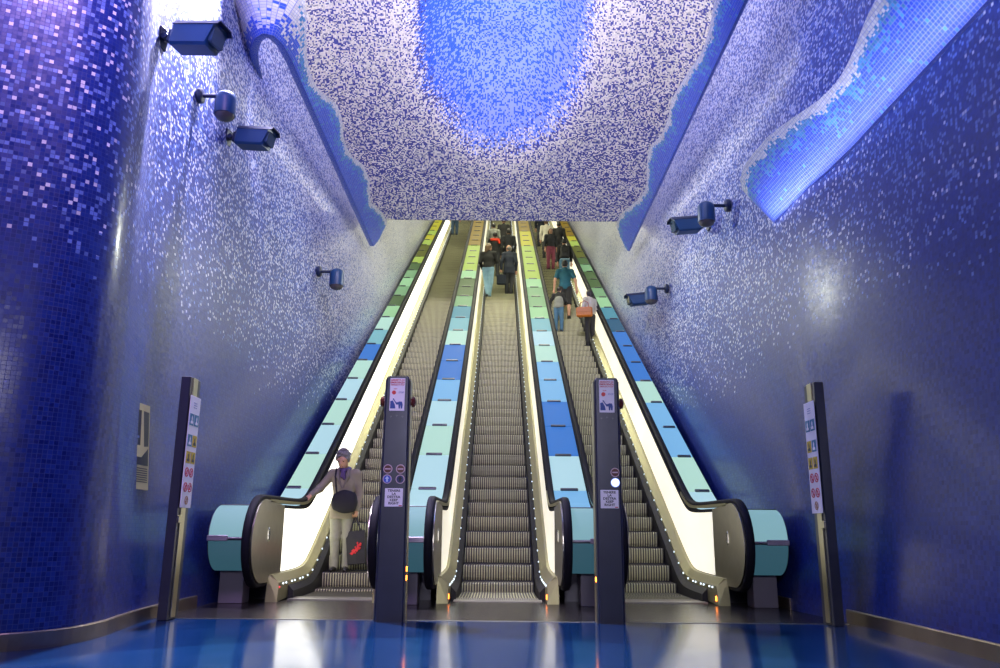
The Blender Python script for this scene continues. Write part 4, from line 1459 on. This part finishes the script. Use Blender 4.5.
p3, L3 = rider('woman in a pale blouse and dark trousers with an orange bag, on the right escalator', 2.46, 21.1, .02, 215, 1.62, hair=(HAIRB, 'bob'), top=(white_, 'long', .96), bottoms=(blackc, 'long'), head=(0, R(-10)),
               J=dict(ell=(.25, .0, 1.16), wrl=(.16, -.20, 1.02), elr=(-.24, .02, 1.13), wrr=(-.20, -.15, .98)))
bg_ = thing('hand_bag', 'large orange bag on the arm of the woman in the pale blouse', 'bag', (L3[0] - .17, L3[1] - .20, L3[2] + .80), R(-12))
MB().rbox(-.22, .22, -.07, .07, 0, .27, .03).build('bag_body', pbr('bag_orange', (.46, .13, .006), .5, noise=.2, nscale=8), bg_)
MB().tube([(-.12, 0, .26), (-.10, 0, .40), (0, .02, .46), (.10, 0, .40), (.12, 0, .26)], .012, 6).build('handle', pbr('bag_strap_tan', (.30, .06, .01), .5), bg_)
MB().rbox(-.20, .20, -.078, -.068, .12, .25, .004).build('flap', pbr('bag_flap', (.40, .11, .005), .45), bg_)
p4, L4 = rider('dark haired youth in jeans and a grey vest over black sleeves, on the right escalator', 1.70, 22.5, .02, 165, 1.38, hair=(HAIRB, 'short'), top=(blackc, 'long', .88), bottoms=(jean2, 'long'),
               J=dict(ell=(.30, .03, 1.16), wrl=(.34, -.12, 1.0), elr=(-.26, -.02, 1.15), wrr=(-.2, -.2, 1.1)), head=(R(12), R(-20)))
surface([('e', vec(0, .02, 1.12), (.180, .135, .18), None, 0, .05), ('e', vec(0, .02, .98), (.185, .138, .12), None, 0, .05), ('e', vec(-.02, .07, 1.22), (.15, .10, .13), None, 0, .05)], .014, .03, 'vest', greyc, p4)
p5, L5 = rider('man in a teal T-shirt and dark shorts seen from behind on the right escalator', 1.99, 23.7, .02, 178, 1.90, hair=(HAIRB, 'short'), top=(tealc, 'short', .86), bottoms=(blackc, 'short'), shoes=black,
               J=dict(ell=(.28, .05, 1.13), wrl=(.30, -.02, .89), elr=(-.29, .05, 1.13), wrr=(-.32, -.02, .9)), skin=SKIN)
p6, L6 = rider('person in a black jacket with a backpack on the right escalator', 2.32, 27.5, .02, 180, 1.80, hair=(HAIRB, 'short'), top=(blackc, 'long', .90), bottoms=(jean2, 'long'))
bp = thing('backpack', 'black backpack on the person in the black jacket near the top of the right escalator', 'bag', (L6[0], L6[1] - .13, L6[2] + .98))
MB().rbox(-.17, .17, -.13, .05, .0, .48, .05).build('bag_body', pbr('backpack_black', (.010, .010, .012), .6, noise=.4, nscale=9), bp)
MB().rbox(-.12, .12, -.165, -.12, .04, .25, .02).build('front_pocket', darkt, bp)
MB().box(-.16, .16, -.135, -.06, -.05, .0).build('bottom_band', pbr('band_pale_blue', (.16, .26, .36), .6), bp)
rider('person with brown hair and pink trousers near the top of the right escalator', 1.98, 30.0, .02, 12, 1.74, hair=(HAIRN, 'long'), top=(darkt, 'long', .95), bottoms=(pinkc, 'long'))
rider('person in a white coat behind the pink trousers, on the right escalator', 1.93, 32.0, .02, 180, 1.76, hair=(HAIRN, 'short'), top=(white_, 'long', .75), bottoms=(darkt, 'long'))
rider('person in black at the very top of view by the right balustrade', 2.40, 31.2, .02, 180, 1.80, hair=(HAIRB, 'short'), top=(blackc, 'long', .8), bottoms=(darkt, 'long'))
rider('person of whom only dark grey trousers show, on the right escalator', 1.84, 34.6, .02, 180, 1.80, hair=(HAIRB, 'short'), top=(navy, 'long', .9), bottoms=(cloth('trousers_slate', (.035, .04, .055), .8, .3, 9), 'long'))
rider('person of whom only dark blue trouser legs show, at the top of the left escalator', -2.27, 36.9, .21, 180, 1.80, hair=(HAIRB, 'short'), top=(navy, 'long', .9), bottoms=(cloth('trousers_blue', (.02, .05, .09), .8, .3, 9), 'long'))


# ------------------------------------------------------------------ light
def area(name, loc, target, size, power, col, sy=None, spread=180):
    l = bpy.data.lights.new(name, 'AREA')
    l.energy = power
    l.color = col
    l.shape = 'RECTANGLE'
    l.size = size
    l.size_y = sy or size
    l.spread = R(spread)
    o = bpy.data.objects.new(name, l)
    COL.objects.link(o)
    o.location = loc
    d = Vector(target) - Vector(loc)
    o.rotation_euler = d.to_track_quat('-Z', 'Y').to_euler()
    return o


def spot(name, loc, target, power, col, ang, blend=.6, rad=.08):
    l = bpy.data.lights.new(name, 'SPOT')
    l.energy = power
    l.color = col
    l.spot_size = R(ang)
    l.spot_blend = blend
    l.shadow_soft_size = rad
    o = bpy.data.objects.new(name, l)
    COL.objects.link(o)
    o.location = loc
    d = Vector(target) - Vector(loc)
    o.rotation_euler = d.to_track_quat('-Z', 'Y').to_euler()
    return o


spot('wall_washer_left', (-3.3, 10.0, 9.5), (-3.95, 8.6, 6.4), 11000, (.82, .74, 1), 100, .9, .2)
area('ceiling_wash', (0, 7.5, 9.6), (0, 14.0, 11.6), 4, 700, (1, .91, .95), 1.2, 130)
area('hall_blue_right', (-.5, 7.0, 10.5), (3.9, 10.5, 5.5), 2, 230, (.24, .34, 1))
area('hall_fill', (0, 1.0, 7.5), (0, 9, 3.0), 5, 14, (.24, .34, 1), 3)
area('hall_front', (0, -2.5, 3.2), (0, 8, 1.3), 2, 40, (.90, .86, 1), 1, 70)
area('near_left_wash', (-2.4, 2.6, 8.0), (-4, 6, 5.4), 1.5, 170, (.74, .46, 1), None, 95)
spot('crater_light', (0, 11.2, 9.5), (CX - .3, CYS, 12.0), 650, (.16, .30, 1), 48, .5, .2)
ll = area('ledge_light', (3.40, 6.6, 4.76), (3.36, 6.6, 5.4), .06, 34, (.62, .66, 1), 6.6)
ll.rotation_euler = (0, R(180 + 25), 0)
for s in (-1, 1):
    cl = area('cove_light', (s * 3.40, 13.4, 7.70), (0, 0, 0), .10, 6, (1, .97, .80), 6.5)
    cl.rotation_euler = (0, s * R(-14), 0)
    spot('cross_spot', (s * 3.45, 17.5, 7.6), (-s * 3.65, 12.6 if s < 0 else 11.2, 4.4), 3600, (.95, 1, .86), 44, 1, .35)
    for yy in (22.5, 27.0, 32.0):
        area('tunnel_wall_light', (-s * 1.0, yy, MZ + .5775 * (yy - MY) + .02), (s * 4.1, yy - 1, MZ + .5775 * (yy - MY) - 2.2), .8, 90, (1, .98, .66), .3)
for yy in (21, 25, 30, 36, 41):
    area('tunnel_light', (0, yy, MZ + .5775 * (yy - MY) - .02), (0, yy + .6, 0), 4, 190, (1, .97, .68), .5)

w = bpy.data.worlds.new('world')
SC.world = w
w.use_nodes = True
bg = w.node_tree.nodes['Background']
bg.inputs['Color'].default_value = (.06, .07, .30, 1)
bg.inputs['Strength'].default_value = .2

# ------------------------------------------------------------------ camera
cam = bpy.data.cameras.new('camera')
cam.sensor_width = 36
cam.lens = 800 * 36 / 1000
cam.clip_start = .05
cam.clip_end = 200
co = bpy.data.objects.new('camera', cam)
COL.objects.link(co)
co.matrix_world = Matrix.Translation((0, 0, .83)) @ Matrix.Rotation(R(90 + 13.7), 4, 'X') @ Matrix.Rotation(R(.5), 4, 'Z')
SC.camera = co
SC.view_settings.view_transform = 'Standard'
SC.view_settings.look = 'None'
SC.view_settings.gamma = 1
SC.view_settings.exposure = 0
SC.view_settings.use_curve_mapping = False
